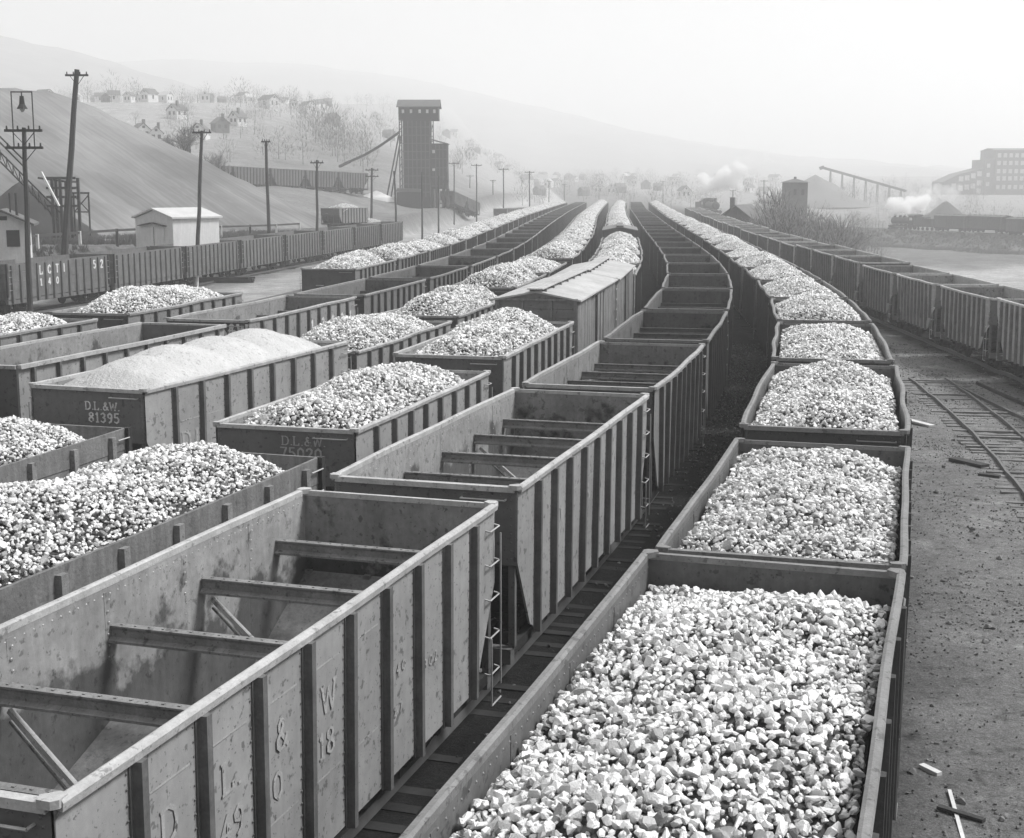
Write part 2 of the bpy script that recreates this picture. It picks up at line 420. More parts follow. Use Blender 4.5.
    for e, s in ((1, -1), (-1, 1), (1, 1), (-1, -1)):
        ld = MB(); y = s*(b+.075)
        x0 = e*(a-.40); x1 = e*(a-.0)
        if e*s < 0:
            for z in (1.2, 1.75, 2.3, 2.8, 3.3):
                ld.tube((x0,y,z),(x1,y,z),.013,.013,5,'rung')
                for xx in (x0, x1): ld.tube((xx,y,z),(xx,s*(b-.01),z+.02),.013,.013,5,'rung')
            ld.tube((x1,y+s*.02,.95),(x1,y+s*.02,3.2),.013,.013,5,'rung'); ld.tube((x0,y+s*.02,.75),(x0,y+s*.02,1.75),.013,.013,5,'rung')
            ld.tube((x0,y+s*.02,.75),(x1,y+s*.02,.75),.013,.013,5,'rung')
            out.append(('ladder', ld))
        else:
            for z in (3.42,):
                xe = e*(a+.09)
                ld.tube((xe,s*.62,z),(xe,s*1.32,z),.016,.016,5,'rung')
                for yy in (s*.62, s*1.32): ld.tube((xe,yy,z),(e*a,yy,z),.016,.016,5,'rung')
                out.append(('grab_iron', ld)); ld = MB()
    for e in (-1, 1):
        c = MB()
        c.box(min(e*(a+.1), e*(a+.42)), max(e*(a+.1), e*(a+.42)), -.09, .09, .82, .98, 'iron')
        c.box(min(e*(a+.38), e*(a+.56)), max(e*(a+.38), e*(a+.56)), -.14, .14, .76, 1.04, 'iron')
        out.append(('coupler', c))
    bw = MB(); xe = -(a+.26); yw = .42; zw = 2.72
    for k in range(12):
        t0 = 2*PI*k/12; t1 = 2*PI*(k+1)/12
        bw.tube((xe+.2*math.cos(t0),yw+.2*math.sin(t0),zw),(xe+.2*math.cos(t1),yw+.2*math.sin(t1),zw),.02,.02,5,'rung')
    for k in range(4):
        t0 = PI*k/2; bw.tube((xe,yw,zw),(xe+.2*math.cos(t0),yw+.2*math.sin(t0),zw),.013,.013,4,'iron')
    bw.tube((xe,yw,.9),(xe,yw,zw),.02,.02,6,'iron'); bw.box(xe,-a+.002,yw-.06,yw+.06,1.3,1.36,'iron'); bw.box(xe,-a+.002,yw-.04,yw+.04,2.5,2.54,'iron')
    out.append(('brake_wheel', bw))
    return out, (2.9 if not low else 3.2)

def gondola(seed, a=6.0, b=1.5, top=3.2, wooden=True, nst=11, dark=False, load=False, wide=.16):
    out = []; body = MB(); out.append(('body', body))
    rnd = random.Random(seed); fb, fz = bendf(seed, .03 if wooden else .05)
    pm = 'woodd' if dark else ('wood' if wooden else 'panel'); im = 'woodd' if dark else ('wood' if wooden else 'inner')
    npl = 4 if wooden else 1; z0 = 1.25
    for s in (-1, 1):
        for k in range(npl):
            za = z0 + (top-z0)*k/npl + (.008 if k else 0); zb = z0 + (top-z0)*(k+1)/npl - .006
            NX = 12; vs = []
            j = rnd.uniform(-.006, .006)
            for i in range(NX+1):
                x = -a + 2*a*i/NX; y = b + fb(s, x, a)*(.3+.7*(k+1)/npl) + j
                dz = fz(s, x, a)*(k+1)/npl
                vs += [(x,s*(y-.06),za+fz(s,x,a)*k/npl),(x,s*y,za+fz(s,x,a)*k/npl),(x,s*y,zb+dz),(x,s*(y-.06),zb+dz)]
            o = 0
            fo = [(i*4+1,(i+1)*4+1,(i+1)*4+2,i*4+2) for i in range(NX)]; fi = [(i*4,(i+1)*4,(i+1)*4+3,i*4+3) for i in range(NX)]
            fe = [(i*4+2,(i+1)*4+2,(i+1)*4+3,i*4+3) for i in range(NX)] + [(i*4,(i+1)*4,(i+1)*4+1,i*4+1) for i in range(NX)] + [(0,1,2,3),(NX*4,NX*4+1,NX*4+2,NX*4+3)]
            body.add(vs, fo, pm); body.add(vs, fi, im); body.add(vs, fe, pm)
    for e in (-1, 1):
        for k in range(npl):
            za = z0 + (top-z0)*k/npl + (.008 if k else 0); zb = z0 + (top-z0)*(k+1)/npl - .006
            xa, xb = sorted((e*(a-.07), e*(a-.004)))
            body.box(xa, xb, -b+.065, b-.065, za, zb, 'endp' if not wooden else pm)
    body.box(-a+.08, a-.08, -b+.065, b-.065, 1.2, 1.3, 'slope')
    und = MB(); und.box(-a-.12, a+.12, -.25, .25, .8, 1.19, 'iron')
    for s in (-1, 1): und.box(-a, a, s*1.36-.09, s*1.36+.09, .95, 1.19, 'rib' if not wooden else pm)
    for e in (-1, 1): und.box(e*a-.1, e*a+.1, -1.27+.02, 1.27-.02, .9, 1.19, 'iron')
    out.append(('underframe', und))
    for s in (-1, 1):
        for i in range(nst):
            x = -a + 2*a*(i+.5)/nst; y = b + fb(s, x, a)
            r = MB(); w = wide/2; zt = top - (.10 if wooden else .05)
            vs = []
            for z, yy, d in ((1.0, b, .13), (zt, y, .10)):
                vs += [(x-w,s*(yy+.002),z),(x+w,s*(yy+.002),z),(x+w*.85,s*(yy+d),z),(x-w*.85,s*(yy+d),z)]
            r.add(vs, [(0,1,2,3),(4,7,6,5),(0,4,5,1),(1,5,6,2),(2,6,7,3),(3,7,4,0)], 'rib' if not wooden or dark or wide > .2 else 'beam')
            out.append(('side_stake', r))
    rim = MB()
    if not wooden:
        for s in (-1, 1):
            for i in range(12):
                x0 = -a+2*a*i/12; x1 = -a+2*a*(i+1)/12
                ya = b+fb(s,x0,a); yb = b+fb(s,x1,a); za = top+fz(s,x0,a); zb = top+fz(s,x1,a)
                rim.bar((x0,s*(ya+.02),za+.01),(x1,s*(yb+.02),zb+.01),.14,.1,'rim')
        for e in (-1, 1): rim.bar((e*a,-b+.06,top+.005),(e*a,b-.06,top+.005),.13,.09,'rim')
        out.append(('top_rim', rim))
    else:
        for e in (-1, 1):
            for s in (-1, 1):
                rim.box(e*a-.12, e*a+.012, s*b-.08, s*b+.014, 1.4, top+.012, 'iron')
                for z in (1.8, 2.2, 2.6, 3.0):
                    if z < top: rim.tube((e*(a-.5), s*(b+.08), z), (e*(a-.08), s*(b+.08), z), .016, .016, 5, 'rung')
        out.append(('corner_iron', rim))
    for e in (-1, 1):
        c = MB(); x0, x1 = sorted((e*(a+.12), e*(a+.5))); c.box(x0, x1, -.12, .12, .8, 1.0, 'iron'); out.append(('coupler', c))
    return out, a-1.7

def boxcar(a=5.5, b=1.45, eave=4.2, ridge=4.52):
    out = []; body = MB(); out.append(('body', body))
    rnd = random.Random(3)
    for s in (-1, 1):
        n = 44
        for i in range(n):
            x0 = -a+2*a*i/n; x1 = -a+2*a*(i+1)/n-.015; j = rnd.uniform(0, .012)
            y0, y1 = sorted((s*(b-.05), s*(b+j))); body.box(x0, x1, y0, y1, 1.2, eave, 'wood')
    for e in (-1, 1):
        n = 10
        for i in range(n):
            z0 = 1.2+(eave-1.2)*i/n; x0, x1 = sorted((e*(a-.05), e*(a+rnd.uniform(.003,.012))))
            body.box(x0, x1, -b+.055, b-.055, z0, z0+(eave-1.2)/n-.012, 'endp')
        body.prism([(-b+.055,eave),(b-.055,eave),(0,ridge-.03)], 'x', e*a-.03*e, e*a, 'endp')
    roof = MB()
    for s in (-1, 1):
        vs = [(-a-.12,0,ridge),(a+.12,0,ridge),(a+.12,s*(b+.12),eave+.02),(-a-.12,s*(b+.12),eave+.02)]
        vs += [(x,y,z-.06) for x,y,z in vs]
        roof.add(vs, [(0,1,2,3),(4,7,6,5),(0,4,5,1),(1,5,6,2),(2,6,7,3),(3,7,4,0)], 'roofb')
    out.append(('roof', roof))
    rw = MB()
    for k in (-1, 0, 1): rw.box(-a-.3, a+.3, k*.19-.085, k*.19+.085, ridge+.06, ridge+.1, 'roofb')
    for i in range(7): x = -a+.4+i*(2*a-.8)/6; rw.box(x-.05, x+.05, -.3, .3, ridge-.06, ridge+.058, 'wood')
    out.append(('running_board', rw))
    for s in (-1, 1):
        d = MB(); y0, y1 = sorted((s*(b+.02), s*(b+.07)))
        d.box(-.95, .95, y0, y1, 1.3, eave-.12, 'wood'); y0, y1 = sorted((s*(b+.02), s*(b+.12)))
        d.box(-2.2, 2.2, y0, y1, eave-.1, eave-.03, 'iron')
        for x in (-.9, 0, .9): y2, y3 = sorted((s*(b+.07), s*(b+.09))); d.box(x-.04, x+.04, y2, y3, 1.3, eave-.12, 'iron')
        out.append(('sliding_door', d))
    for e in (-1, 1):
        p = MB()
        for y in (-b+.08, -.5, .5, b-.08): x0, x1 = sorted((e*(a+.013), e*(a+.09))); p.box(x0, x1, y-.06, y+.06, 1.2, eave-.02, 'wood')
        x0, x1 = sorted((e*(a+.013), e*(a+.11))); p.box(x0, x1, -b, b, eave-.012, eave+.06, 'wood')
        out.append(('end_post', p))
    for e, s in ((1,-1), (-1,1)):
        ld = MB()
        for k in range(7):
            z = 1.3+k*.42; ld.tube((e*(a-.55),s*(b+.1),z),(e*(a-.12),s*(b+.1),z),.018,.018,5,'rung')
        for xx in (a-.55, a-.12): ld.tube((e*xx,s*(b+.1),1.0),(e*xx,s*(b+.1),4.0),.018,.018,5,'rung')
        out.append(('ladder', ld))
    und = MB(); und.box(-a-.1, a+.1, -1.3, 1.3, .9, 1.19, 'iron'); out.append(('underframe', und))
    for e in (-1, 1):
        c = MB(); x0, x1 = sorted((e*(a+.1), e*(a+.5))); c.box(x0, x1, -.12, .12, .8, 1.0, 'iron'); out.append(('coupler', c))
    return out, a-1.7

class Kind:
    """three levels of one kind of car: all parts, main parts only, one mesh"""
    def __init__(s, name, spec, half):
        parts, tx = spec; s.name = name; s.a = half; s.tx = tx
        s.near = [(n, p.mesh(n)) for n, p in parts]
        g = {}
        main = {'side_post':'body','side_stake':'body','ladder':'body','grab_iron':'body','coupler':'underframe','brake_wheel':'body','end_post':'body','corner_iron':'body'}
        one = MB()
        for n, p in parts:
            k = main.get(n, n)
            if k == 'cross_beam': g.setdefault(('cross_beam', id(p)), MB()).merge(p)
            else: g.setdefault((k, 0), MB()).merge(p)
            if n not in ('ladder','grab_iron','coupler','brake_wheel'): one.merge(p)
        s.mid = [(k[0], v.mesh(k[0])) for k, v in g.items()]
        far_trucks(one, (-tx, tx)); s.far = one.mesh(name)
        s.proto = {}
    def make(s, lod):
        if lod == 'far':
            return link(s.name, s.far)
        if lod not in s.proto:
            r = link(s.name, None)
            for n, me in (s.near if lod == 'near' else s.mid): link(n, me, r)
            add_trucks(r, (-s.tx, s.tx)); s.proto[lod] = r
            return r
        r = dup_tree(s.proto[lod])
        for c in list(r.children):
            if c.name.startswith(('lettering', 'stripe')):
                bpy.data.objects.remove(c)
        return r

KH = [Kind('hopper_car', hopper(11+i, nrib=9, bend=bd), 4.95) for i, bd in enumerate((.05, .08, .07))]
KL = [Kind('hopper_car', hopper(31+i, nrib=9, bend=bd, beams=False), 4.95) for i, bd in enumerate((.05, .11, .08))]
KD = Kind('hopper_car', hopper(51, nrib=8, ribw=.12, bend=.04, beams=False), 4.95)
KZ = [Kind('hopper_car', hopper(61+i, nrib=10, ribw=.13, bend=.06, es=1.5, ez=2.9), 4.95) for i in range(2)]
KG = Kind('gondola_car', gondola(71, 6.0, 1.5, 3.2, True, 9), 6.0)
KS = Kind('gondola_car', gondola(72, 5.4, 1.5, 3.6, False, 10, wide=.10), 5.4)
KW = [Kind('gondola_car', gondola(73+i, 6.2, 1.45, 3.4, True, 13, dark=False, wide=.24), 6.2) for i in range(2)]
KB = Kind('boxcar', boxcar(), 5.5)

# ------------------------------------------------------------------ coal heaps
def shards(n=36, seed=1):
    r = random.Random(seed); out = []
    for _ in range(n):
        bm = bmesh.new()
        sx, sy, sz = r.uniform(.8,1.35), r.uniform(.65,1.05), r.uniform(.5,.9)
        for _k in range(r.randint(13, 19)):
            v = Vector((r.gauss(0,1), r.gauss(0,1), r.gauss(0,1))).normalized() * r.uniform(.85, 1.1)
            bm.verts.new((v.x*sx, v.y*sy, v.z*sz))
        res = bmesh.ops.convex_hull(bm, input=bm.verts)
        bmesh.ops.delete(bm, geom=[g for g in res['geom_interior'] if isinstance(g, bmesh.types.BMVert)], context='VERTS')
        bm.verts.index_update(); bm.verts.ensure_lookup_table()
        out.append((np.array([v.co[:] for v in bm.verts]), np.array([[v.index for v in f.verts] for f in bm.faces if len(f.verts) == 3])))
        bm.free()
    return out
SH = shards()
def scatter(points, sizes, rg, flat=.5):
    V = []; F = []; o = 0
    for p, sz in zip(points, sizes):
        v, f = SH[rg.integers(len(SH))]
        a, b, c = rg.uniform(0, 6.28), rg.normal(0, flat), rg.normal(0, flat)
        R = np.array(Matrix.Rotation(a, 3, 'Z') @ Matrix.Rotation(b, 3, 'X') @ Matrix.Rotation(c, 3, 'Y'))
        V.append((v*sz) @ R.T + p); F.append(f+o); o += len(v)
    return np.concatenate(V), np.concatenate(F)
def fast_mesh(name, V, F, mname):
    me = bpy.data.meshes.new(name)
    me.vertices.add(len(V)); me.vertices.foreach_set('co', V.astype(np.float32).ravel())
    me.loops.add(F.size); me.loops.foreach_set('vertex_index', F.astype(np.int32).ravel())
    me.polygons.add(len(F)); me.polygons.foreach_set('loop_start', np.arange(0, F.size, F.shape[1], dtype=np.int32))
    me.materials.append(M[mname]); me.polygons.foreach_set('use_smooth', [False]*len(F)); me.update(calc_edges=True); me.validate()
    return me
def heap_h(x, y, a, b, edge, crown, endd, humps, ph, sd):
    t = np.abs(x)/a; u = np.abs(y)/b
    h = T - edge + crown*(1-u**2.0)*(1-t**5)*(1+.16*np.cos(humps*x+ph)) - endd*np.maximum(0, (t-.72)/.28)**1.5
    h = h + .07*np.sin(1.7*x+sd+.8*y)*np.cos(1.9*y+sd*2) + .04*np.sin(4.3*x+sd*3)*np.sin(3.7*y+sd)
    return h
def heap(name, seed, a=4.8, b=1.42, edge=.25, crown=.75, endd=.3, humps=1.3, sp=.078, size=(.044,.09), mname='coal', jit=.5, layers=2):
    rg = np.random.default_rng(seed); ph = rg.uniform(0, 6.28); sd = rg.uniform(0, 6.28)
    nx, ny = 60, 18
    X, Y = np.meshgrid(np.linspace(-a, a, nx), np.linspace(-b, b, ny), indexing='ij')
    Z = heap_h(X, Y, a, b, edge, crown, endd, humps, ph, sd) - .075
    V = np.stack([X, Y, Z], -1).reshape(-1, 3)
    idx = np.arange(nx*ny).reshape(nx, ny)
    Q = np.stack([idx[:-1,:-1], idx[1:,:-1], idx[1:,1:], idx[:-1,1:]], -1).reshape(-1, 4)
    F = np.concatenate([Q[:, [0,1,2]], Q[:, [0,2,3]]])
    nb = len(F)
    for L in range(layers):
        s = sp*(1 if L == 0 else 1.25)
        gx = np.arange(-a+.03, a-.02, s); gy = np.arange(-b+.03, b-.02, s)
        PX, PY = np.meshgrid(gx, gy, indexing='ij')
        PX = np.clip(PX + rg.uniform(-jit, jit, PX.shape)*s, -a+.03, a-.03).ravel(); PY = np.clip(PY + rg.uniform(-jit, jit, PY.shape)*s, -b+.03, b-.03).ravel()
        sz = np.clip(size[0]*np.exp(rg.normal(0, .33, PX.shape)), .45*size[0], size[1]) * (1 if L == 0 else .8)
        PZ = heap_h(PX, PY, a, b, edge, crown, endd, humps, ph, sd) + rg.uniform(-.022, .028, PX.shape) - (0 if L == 0 else .04)
        v, f = scatter(np.stack([PX, PY, PZ], -1), sz, rg, .6)
        F = np.concatenate([F, f+len(V)]); V = np.concatenate([V, v])
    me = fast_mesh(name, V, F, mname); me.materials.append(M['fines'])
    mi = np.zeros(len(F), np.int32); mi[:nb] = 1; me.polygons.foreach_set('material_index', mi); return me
def fine_heap(name, a=4.8, b=1.42):
    nx, ny = 240, 70
    X, Y = np.meshgrid(np.linspace(-a, a, nx), np.linspace(-b, b, ny), indexing='ij')
    t = np.abs(X)/a; u = np.abs(Y)/b
    Z = T - .12 + .66*(1-u**1.9)*np.minimum(1, np.maximum(0, (1-t)/.42))**.8*(1+.24*np.abs(np.cos(1.62*X+.4))-.14) - .25*np.maximum(0,(t-.8)/.2)
    rg = np.random.default_rng(5); Z = Z + rg.normal(0, .008, Z.shape)
    V = np.stack([X, Y, Z], -1).reshape(-1, 3); idx = np.arange(nx*ny).reshape(nx, ny)
    Q = np.stack([idx[:-1,:-1], idx[1:,:-1], idx[1:,1:], idx[:-1,1:]], -1).reshape(-1, 4)
    me = fast_mesh(name, V, Q, 'fine'); me.polygons.foreach_set('use_smooth', [True]*len(Q)); return me
HA1 = heap('coal_heap', 101, edge=.27, crown=.40, endd=.14, humps=.9, sp=.075, size=(.041,.092))
HA = [heap('coal_heap', 102+i, edge=.24-.04*i, crown=.44+.08*i, endd=.2, humps=1.1, sp=.072, size=(.039,.08)) for i in range(3)]
HC = [heap('coal_heap', 110+i, edge=.18, crown=.64+.07*i, endd=.35, humps=(1.25, .7, 2.0)[i]) for i in range(3)]
HG = heap('coal_heap', 120, a=5.85, b=1.41, edge=.15, crown=.75, endd=.4, humps=1.0, sp=.066, size=(.037,.08))
HF = fine_heap('coal_heap')

# ------------------------------------------------------------------ the rows of the yard: centre lines (Y, X)
ROWS = {
 'A': [(-30,-11.6),(0,-2.0),(9.2,.85),(16.5,3.3),(24.2,5.65),(35.3,8.35),(45.8,10.5),(55.6,12.0),(66.4,13.35),(87,15.1),(115,17.4),(155,20.3),(215,24.6),(323,33.4),(520,50)],
 'B': [(-30,-17.4),(0,-8.0),(10,-4.95),(20.2,-1.5),(30.4,1.66),(39.6,4.16),(49.5,6.25),(60.9,8.13),(71.2,9.58),(81.2,10.6),(91.5,11.45),(118,13.3),(161,16.25),(205,19.5),(269,24.0),(380,33.2),(520,44.8)],
 'C': [(-30,-24.5),(0,-13.6),(17,-7.6),(26,-4.55),(36.8,-1.55),(46.6,.72),(59.5,3.1),(70.5,4.85),(96,7.4),(141.6,10.8),(166,12.6),(215,16.0),(293.6,22.0),(380,29.2),(520,40.5)],
 'D': [(-30,-28),(0,-18.4),(20,-12.3),(30,-9.5),(40.6,-6.15),(51.5,-3.4),(62.4,-1.05),(88,2.5),(130,6.0),(208,11.0),(290,17.2),(380,24.3),(520,35.6)],
 'E': [(0,-25.4),(20,-18.6),(35.1,-13.6),(45.5,-10.55),(57.3,-7.6),(67.8,-5.4),(79.7,-3.7),(87.7,-2.6),(101.7,-1.25),(112,-.4),(170,3.2),(250,8.6),(380,18.5),(520,29.5)],
 'F': [(0,-31.8),(20,-24.5),(41.7,-16.9),(47.6,-15.1),(58.7,-12.8),(76.2,-9.9),(88,-8.2),(99,-7.0),(109,-6.0),(157,-2.9),(220,1.1),(340,10.5),(520,24.5)],
 'G': [(20,-66),(50,-45),(68,-37.2),(83,-31.9),(93,-29.4),(110,-26.8),(137,-22.8),(176,-16.9),(230,-9.5),(300,-2),(420,9)],
 'Z': [(0,21),(30,20.9),(55,21.7),(70,22.1),(81,22.4),(95,22.9),(122,24.4),(156,26.6),(200,29.8),(310,39),(520,57)],
 'H': [(60,-28),(76.2,-21),(100,-16.5),(130,-12.2),(170,-7.6),(240,-1.5),(340,7),(520,21)],
 'Y': [(60,36),(120,39),(200,42),(290,46.5),(390,53.5),(520,64)],
}
def curve(pts):
    ys = np.arange(pts[0][0], pts[-1][0], .5); xs = np.interp(ys, [p[0] for p in pts], [p[1] for p in pts])
    for _ in range(3):
        k = 17; s0 = xs[1]-xs[0]; s1 = xs[-1]-xs[-2]
        e = np.concatenate([xs[0]+s0*np.arange(-k, 0), xs, xs[-1]+s1*np.arange(1, k+1)])
        xs = np.convolve(e, np.ones(2*k+1)/(2*k+1), 'valid')
    return ys, xs
CURVES = {k: curve(v) for k, v in ROWS.items()}
def cx(row, y): return float(np.interp(y, *CURVES[row]))

def lod_of(y): return 'near' if y < 62 else ('mid' if y < 135 else 'far')
ORD = ['nearest','second','third','fourth','fifth','sixth','seventh','eighth','ninth','tenth','eleventh','twelfth','thirteenth','fourteenth','fifteenth','sixteenth']
ROWNAME = {'A':'the right loaded row','B':'the middle empty row','C':'the boxcar row','D':'the row left of the boxcars','E':'the left empty row','F':'the leftmost loaded row','G':'the row under the fence','Z':'the rightmost dark row'}
LENS = {}
def put(row, kind, y0, y1, top=3.6, tone=1.0, heapm=None, label=None, n=1, hz=0.0, flip=False, what=None, lod=None, ends=None):
    x0, x1 = cx(row, y0), cx(row, y1)
    if ends: (x0, y0), (x1, y1) = ends
    L = math.hypot(x1-x0, y1-y0); c = ((x0+x1)/2, (y0+y1)/2, 0); rz = math.atan2(y1-y0, x1-x0)
    lod = lod or lod_of(c[1])
    o = kind.make(lod); o.location = c; o.rotation_euler = (0, 0, rz + (PI if flip else 0))
    base = 3.6 if kind not in (KG,) + tuple(KW) else (3.2 if kind is KG else 3.4)
    if kind is KB: base = 3.6
    sx = L/(2*kind.a); o.scale = (sx, 1, top/base)
    paint(o, tone)
    what = what or ('loaded hopper car' if heapm else 'empty hopper car')
    rn = ROWNAME[row]
    if label is None:
        label = '%s, %s from the front in %s' % (what, ORD[n-1], rn) if n <= 12 else 'far-off %s beyond the twelfth car of %s' % (what, rn)
    tag(o, label, 'boxcar' if kind is KB else ('gondola car' if kind.name.startswith('gondola') else 'hopper car'), 'cars in ' + rn)
    if heapm:
        h = link('coal_heap', heapm); h.location = (c[0], c[1], top-3.6+hz); h.rotation_euler = (0, 0, rz + (PI if (n*7+len(rn)) % 2 else 0)); 
        ha = 5.85 if heapm is HG else 4.8
        h.scale = (L/2*.972/ha, 1, 1)
        h.color = (1, 1, 1, 1)
        hl = ('pale lump coal heaped in the %s car of %s' % (ORD[n-1], rn)) if n <= 12 else 'far-off coal heap beyond the twelfth car of %s' % rn
        tag(h, hl, 'coal heap', 'coal heaps in ' + rn)
        o['_heap'] = h.name
    return o

def lettering(car, items, mname='paint'):
    for (text, org, right, up, size, nrm, wt) in items:
        mb = MB(); letters(mb, text, org, right, up, size, mname, nrm, wt)
        o = link('stripe' if text == '_' else 'lettering', mb.mesh('lettering', fix=False), car); o.color = (1,1,1,1)

rr = random.Random(17)
# --- row A: loaded
A_ = [(5.4,16.35,3.6,HA1),(17.15,25.0,3.45,HA[0]),(25.75,35.15,3.6,HA[1]),(36.3,45.8,3.6,HA[0]),(46.9,55.7,3.6,HA[2]),(56.7,66.4,3.6,HA[1])]
LA = ['loaded steel hopper filling the bottom right foreground', 'short loaded hopper just behind the bottom right foreground car', None, None, None, None]
for i, (y0, y1, tp, hm) in enumerate(A_):
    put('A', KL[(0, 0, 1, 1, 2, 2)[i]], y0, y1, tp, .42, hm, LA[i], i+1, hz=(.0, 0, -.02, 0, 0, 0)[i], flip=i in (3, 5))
y = 67.4; n = 7
while y < 372:
    L = 9.6; put('A', KL[n % 3], y, y+L, 3.6, .30*rr.uniform(.7,1.4), HA[n % 3], None, n, hz=0, flip=rr.random() < .5); y += L+.85; n += 1
# --- row B: empties
b1 = put('B', KH[0], 10.15, 19.95, 3.6, .92, None, 'large empty hopper with five cross beams in the bottom left foreground', 1)
b2 = put('B', KH[0], 21.0, 30.45, 3.6, .9, None, 'empty hopper car directly behind the big empty foreground hopper', 2)
n = 3
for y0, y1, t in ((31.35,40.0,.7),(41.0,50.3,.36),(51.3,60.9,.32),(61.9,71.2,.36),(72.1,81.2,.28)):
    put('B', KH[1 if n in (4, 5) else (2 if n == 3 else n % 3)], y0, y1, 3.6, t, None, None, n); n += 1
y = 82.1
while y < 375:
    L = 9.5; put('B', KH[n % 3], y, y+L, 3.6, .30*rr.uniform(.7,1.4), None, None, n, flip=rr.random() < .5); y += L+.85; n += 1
# --- row C
put('C', KG, 13.4, 25.6, 3.2, 1.0, HG, 'wooden sided gondola heaped with coal left of the foreground empty', 1, what='wooden gondola')
c2 = put('C', KD, 27.1, 35.75, 3.4, .9, HC[0], 'loaded hopper with faded number ending 020 on its end', 2)
c3 = put('C', KL[0], 37.1, 46.65, 3.6, .8, HC[1], 'loaded hopper with dark ribs in front of the nearer boxcar', 3)
put('C', KB, 48.1, 59.0, 3.6, 1.15, None, 'weathered wooden boxcar, the nearer of two among the coal cars', 4)
put('C', KB, 60.0, 70.3, 3.55, 1.1, None, 'wooden boxcar directly behind the nearer boxcar', 5)
y = 71.2; n = 6
while y < 372:
    if 119 < y < 128:
        put('C', KB, y, y+10.4, 3.6, .5, None, 'distant dark boxcar between coal loads beyond the two near boxcars', n); y += 11.2; n += 1; continue
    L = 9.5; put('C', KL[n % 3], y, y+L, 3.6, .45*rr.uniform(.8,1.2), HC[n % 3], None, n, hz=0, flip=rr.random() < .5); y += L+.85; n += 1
# --- row D
put('D', KG, 17.6, 29.55, 3.05, 1.05, HG, 'wooden gondola of coal cut off by the left edge', 1, what='wooden gondola')
d2 = put('D', KD, 31.3, 40.9, 3.6, .9, HF, 'tall steel hopper numbered 81395 under a smooth fine coal heap', 2, ends=((-9.55,31.15),(-6.2,41.0)))
put('D', KL[2], 41.7, 51.1, 3.2, .8, HC[1], None, 3)
put('D', KL[1], 52.0, 61.5, 3.3, .7, HC[2], None, 4)
n = 5
for y0, y1 in ((62.4,72.0),(73.0,82.6)):
    put('D', KL[n % 3], y0, y1, 3.6, .5, HC[n % 3], None, n, hz=.0); n += 1
y = 87.5
while y < 372:
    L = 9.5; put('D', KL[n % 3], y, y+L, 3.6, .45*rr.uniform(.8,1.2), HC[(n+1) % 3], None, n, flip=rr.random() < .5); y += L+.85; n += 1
# --- row E
put('E', KS, 24.6, 34.0, 3.6, .85, None, None, 1, what='empty steel gondola')
put('E', KS, 35.1, 45.5, 3.6, .85, None, 'shallow empty gondola behind the hopper numbered 81395', 2, what='empty steel gondola')
e3 = put('E', KH[2], 47.2, 57.2, 3.6, .75, None, 'empty hopper with white numbers on its side', 3)
put('E', KH[0], 58.2, 67.8, 3.6, .5, None, None, 4)
n = 5; y = 68.8
while y < 372:
    L = 9.8; put('E', KH[n % 3], y, y+L, 3.6, .42*rr.uniform(.8,1.2), None, None, n, flip=rr.random() < .5); y += L+.85; n += 1
# --- row F
n = 1
for y0, y1 in ((26.5,36.4),(37.4,47.7),(49.6,59.4)):
    put('F', KL[0 if n < 3 else 2], y0, y1, 3.6, .62, HC[(n+1) % 3], None, n); n += 1
y = 76.3
while y < 368:
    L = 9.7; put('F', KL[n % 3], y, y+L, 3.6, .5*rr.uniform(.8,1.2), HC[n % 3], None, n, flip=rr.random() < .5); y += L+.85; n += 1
# --- row G
y = 49.0; n = 1
while y < 177:
    L = 10.9 if y < 70 else 11.8; q = put('G', KW[n % 2], y, y+L, 3.4, .85*rr.uniform(.8,1.1), None, None, n, what='empty wooden gondola', lod='near' if y < 100 else 'mid')
    if n == 4: g4 = q
    y += L+.75; n += 1
# --- row Z
y = 33.6; n = 1
while y < 300:
    L = 7.6; put('Z', KZ[n % 2], y, y+L, 3.4+rr.uniform(-.08,.08), 1.15*rr.uniform(.85,1.15), None, None, n, lod='near' if y < 90 else None); y += L+1.0; n += 1

# lettering -- every car's own x axis points away from the camera, so its right side is -y
def side_text(car, row):
    out = []
    for (txt, x, z, size, wt) in row: out.append((txt, (x, -1.508, z), (1,0,0), (0,0,1), size, (0,-1,0), wt))
    return out
def bow(seed, amt, x, z, b=1.5):
    f, g = bendf(seed, amt); return -(b+f(-1, x, 4.95)*max(0, (z-1.12)/(T-1.12))**1.5+.007)
pan = lambda i: -4.95 + 9.9*(i+.5)/10
row = []
for i, ch in ((1,'D'),(2,'L.'),(3,'&'),(4,'W')):
    row += [(ch, pan(i)-.13, 2.62, .30, .16)]
for i in (1, 2, 3, 4, 5): row += [('_', pan(i)-.3, 2.86, .6, .05), ('_', pan(i)-.3, 1.62, .6, .05)]
for i, ch in ((2,'49'),(3,'0'),(4,'18')): row += [(ch, pan(i)-.2, 2.14, .27, .17)]
row += [('8 7', pan(6)-.2, 1.85, .12, .2), ('1 4 0', pan(6)-.25, 2.35, .12, .2), ('3 0 2', pan(7)-.25, 2.1, .13, .2)]
it = [(t, (x, bow(11,.05,x,z), z), (1,0,0), (0,0,1), s, (0,-1,0), w) for (t, x, z, s, w) in row]
lettering(b1, it, 'faded')
lettering(b1, [('D.L.&W.', (-4.962, .55, 3.05), (0,-1,0), (0,0,1), .17, (-1,0,0), .16)], 'faded')
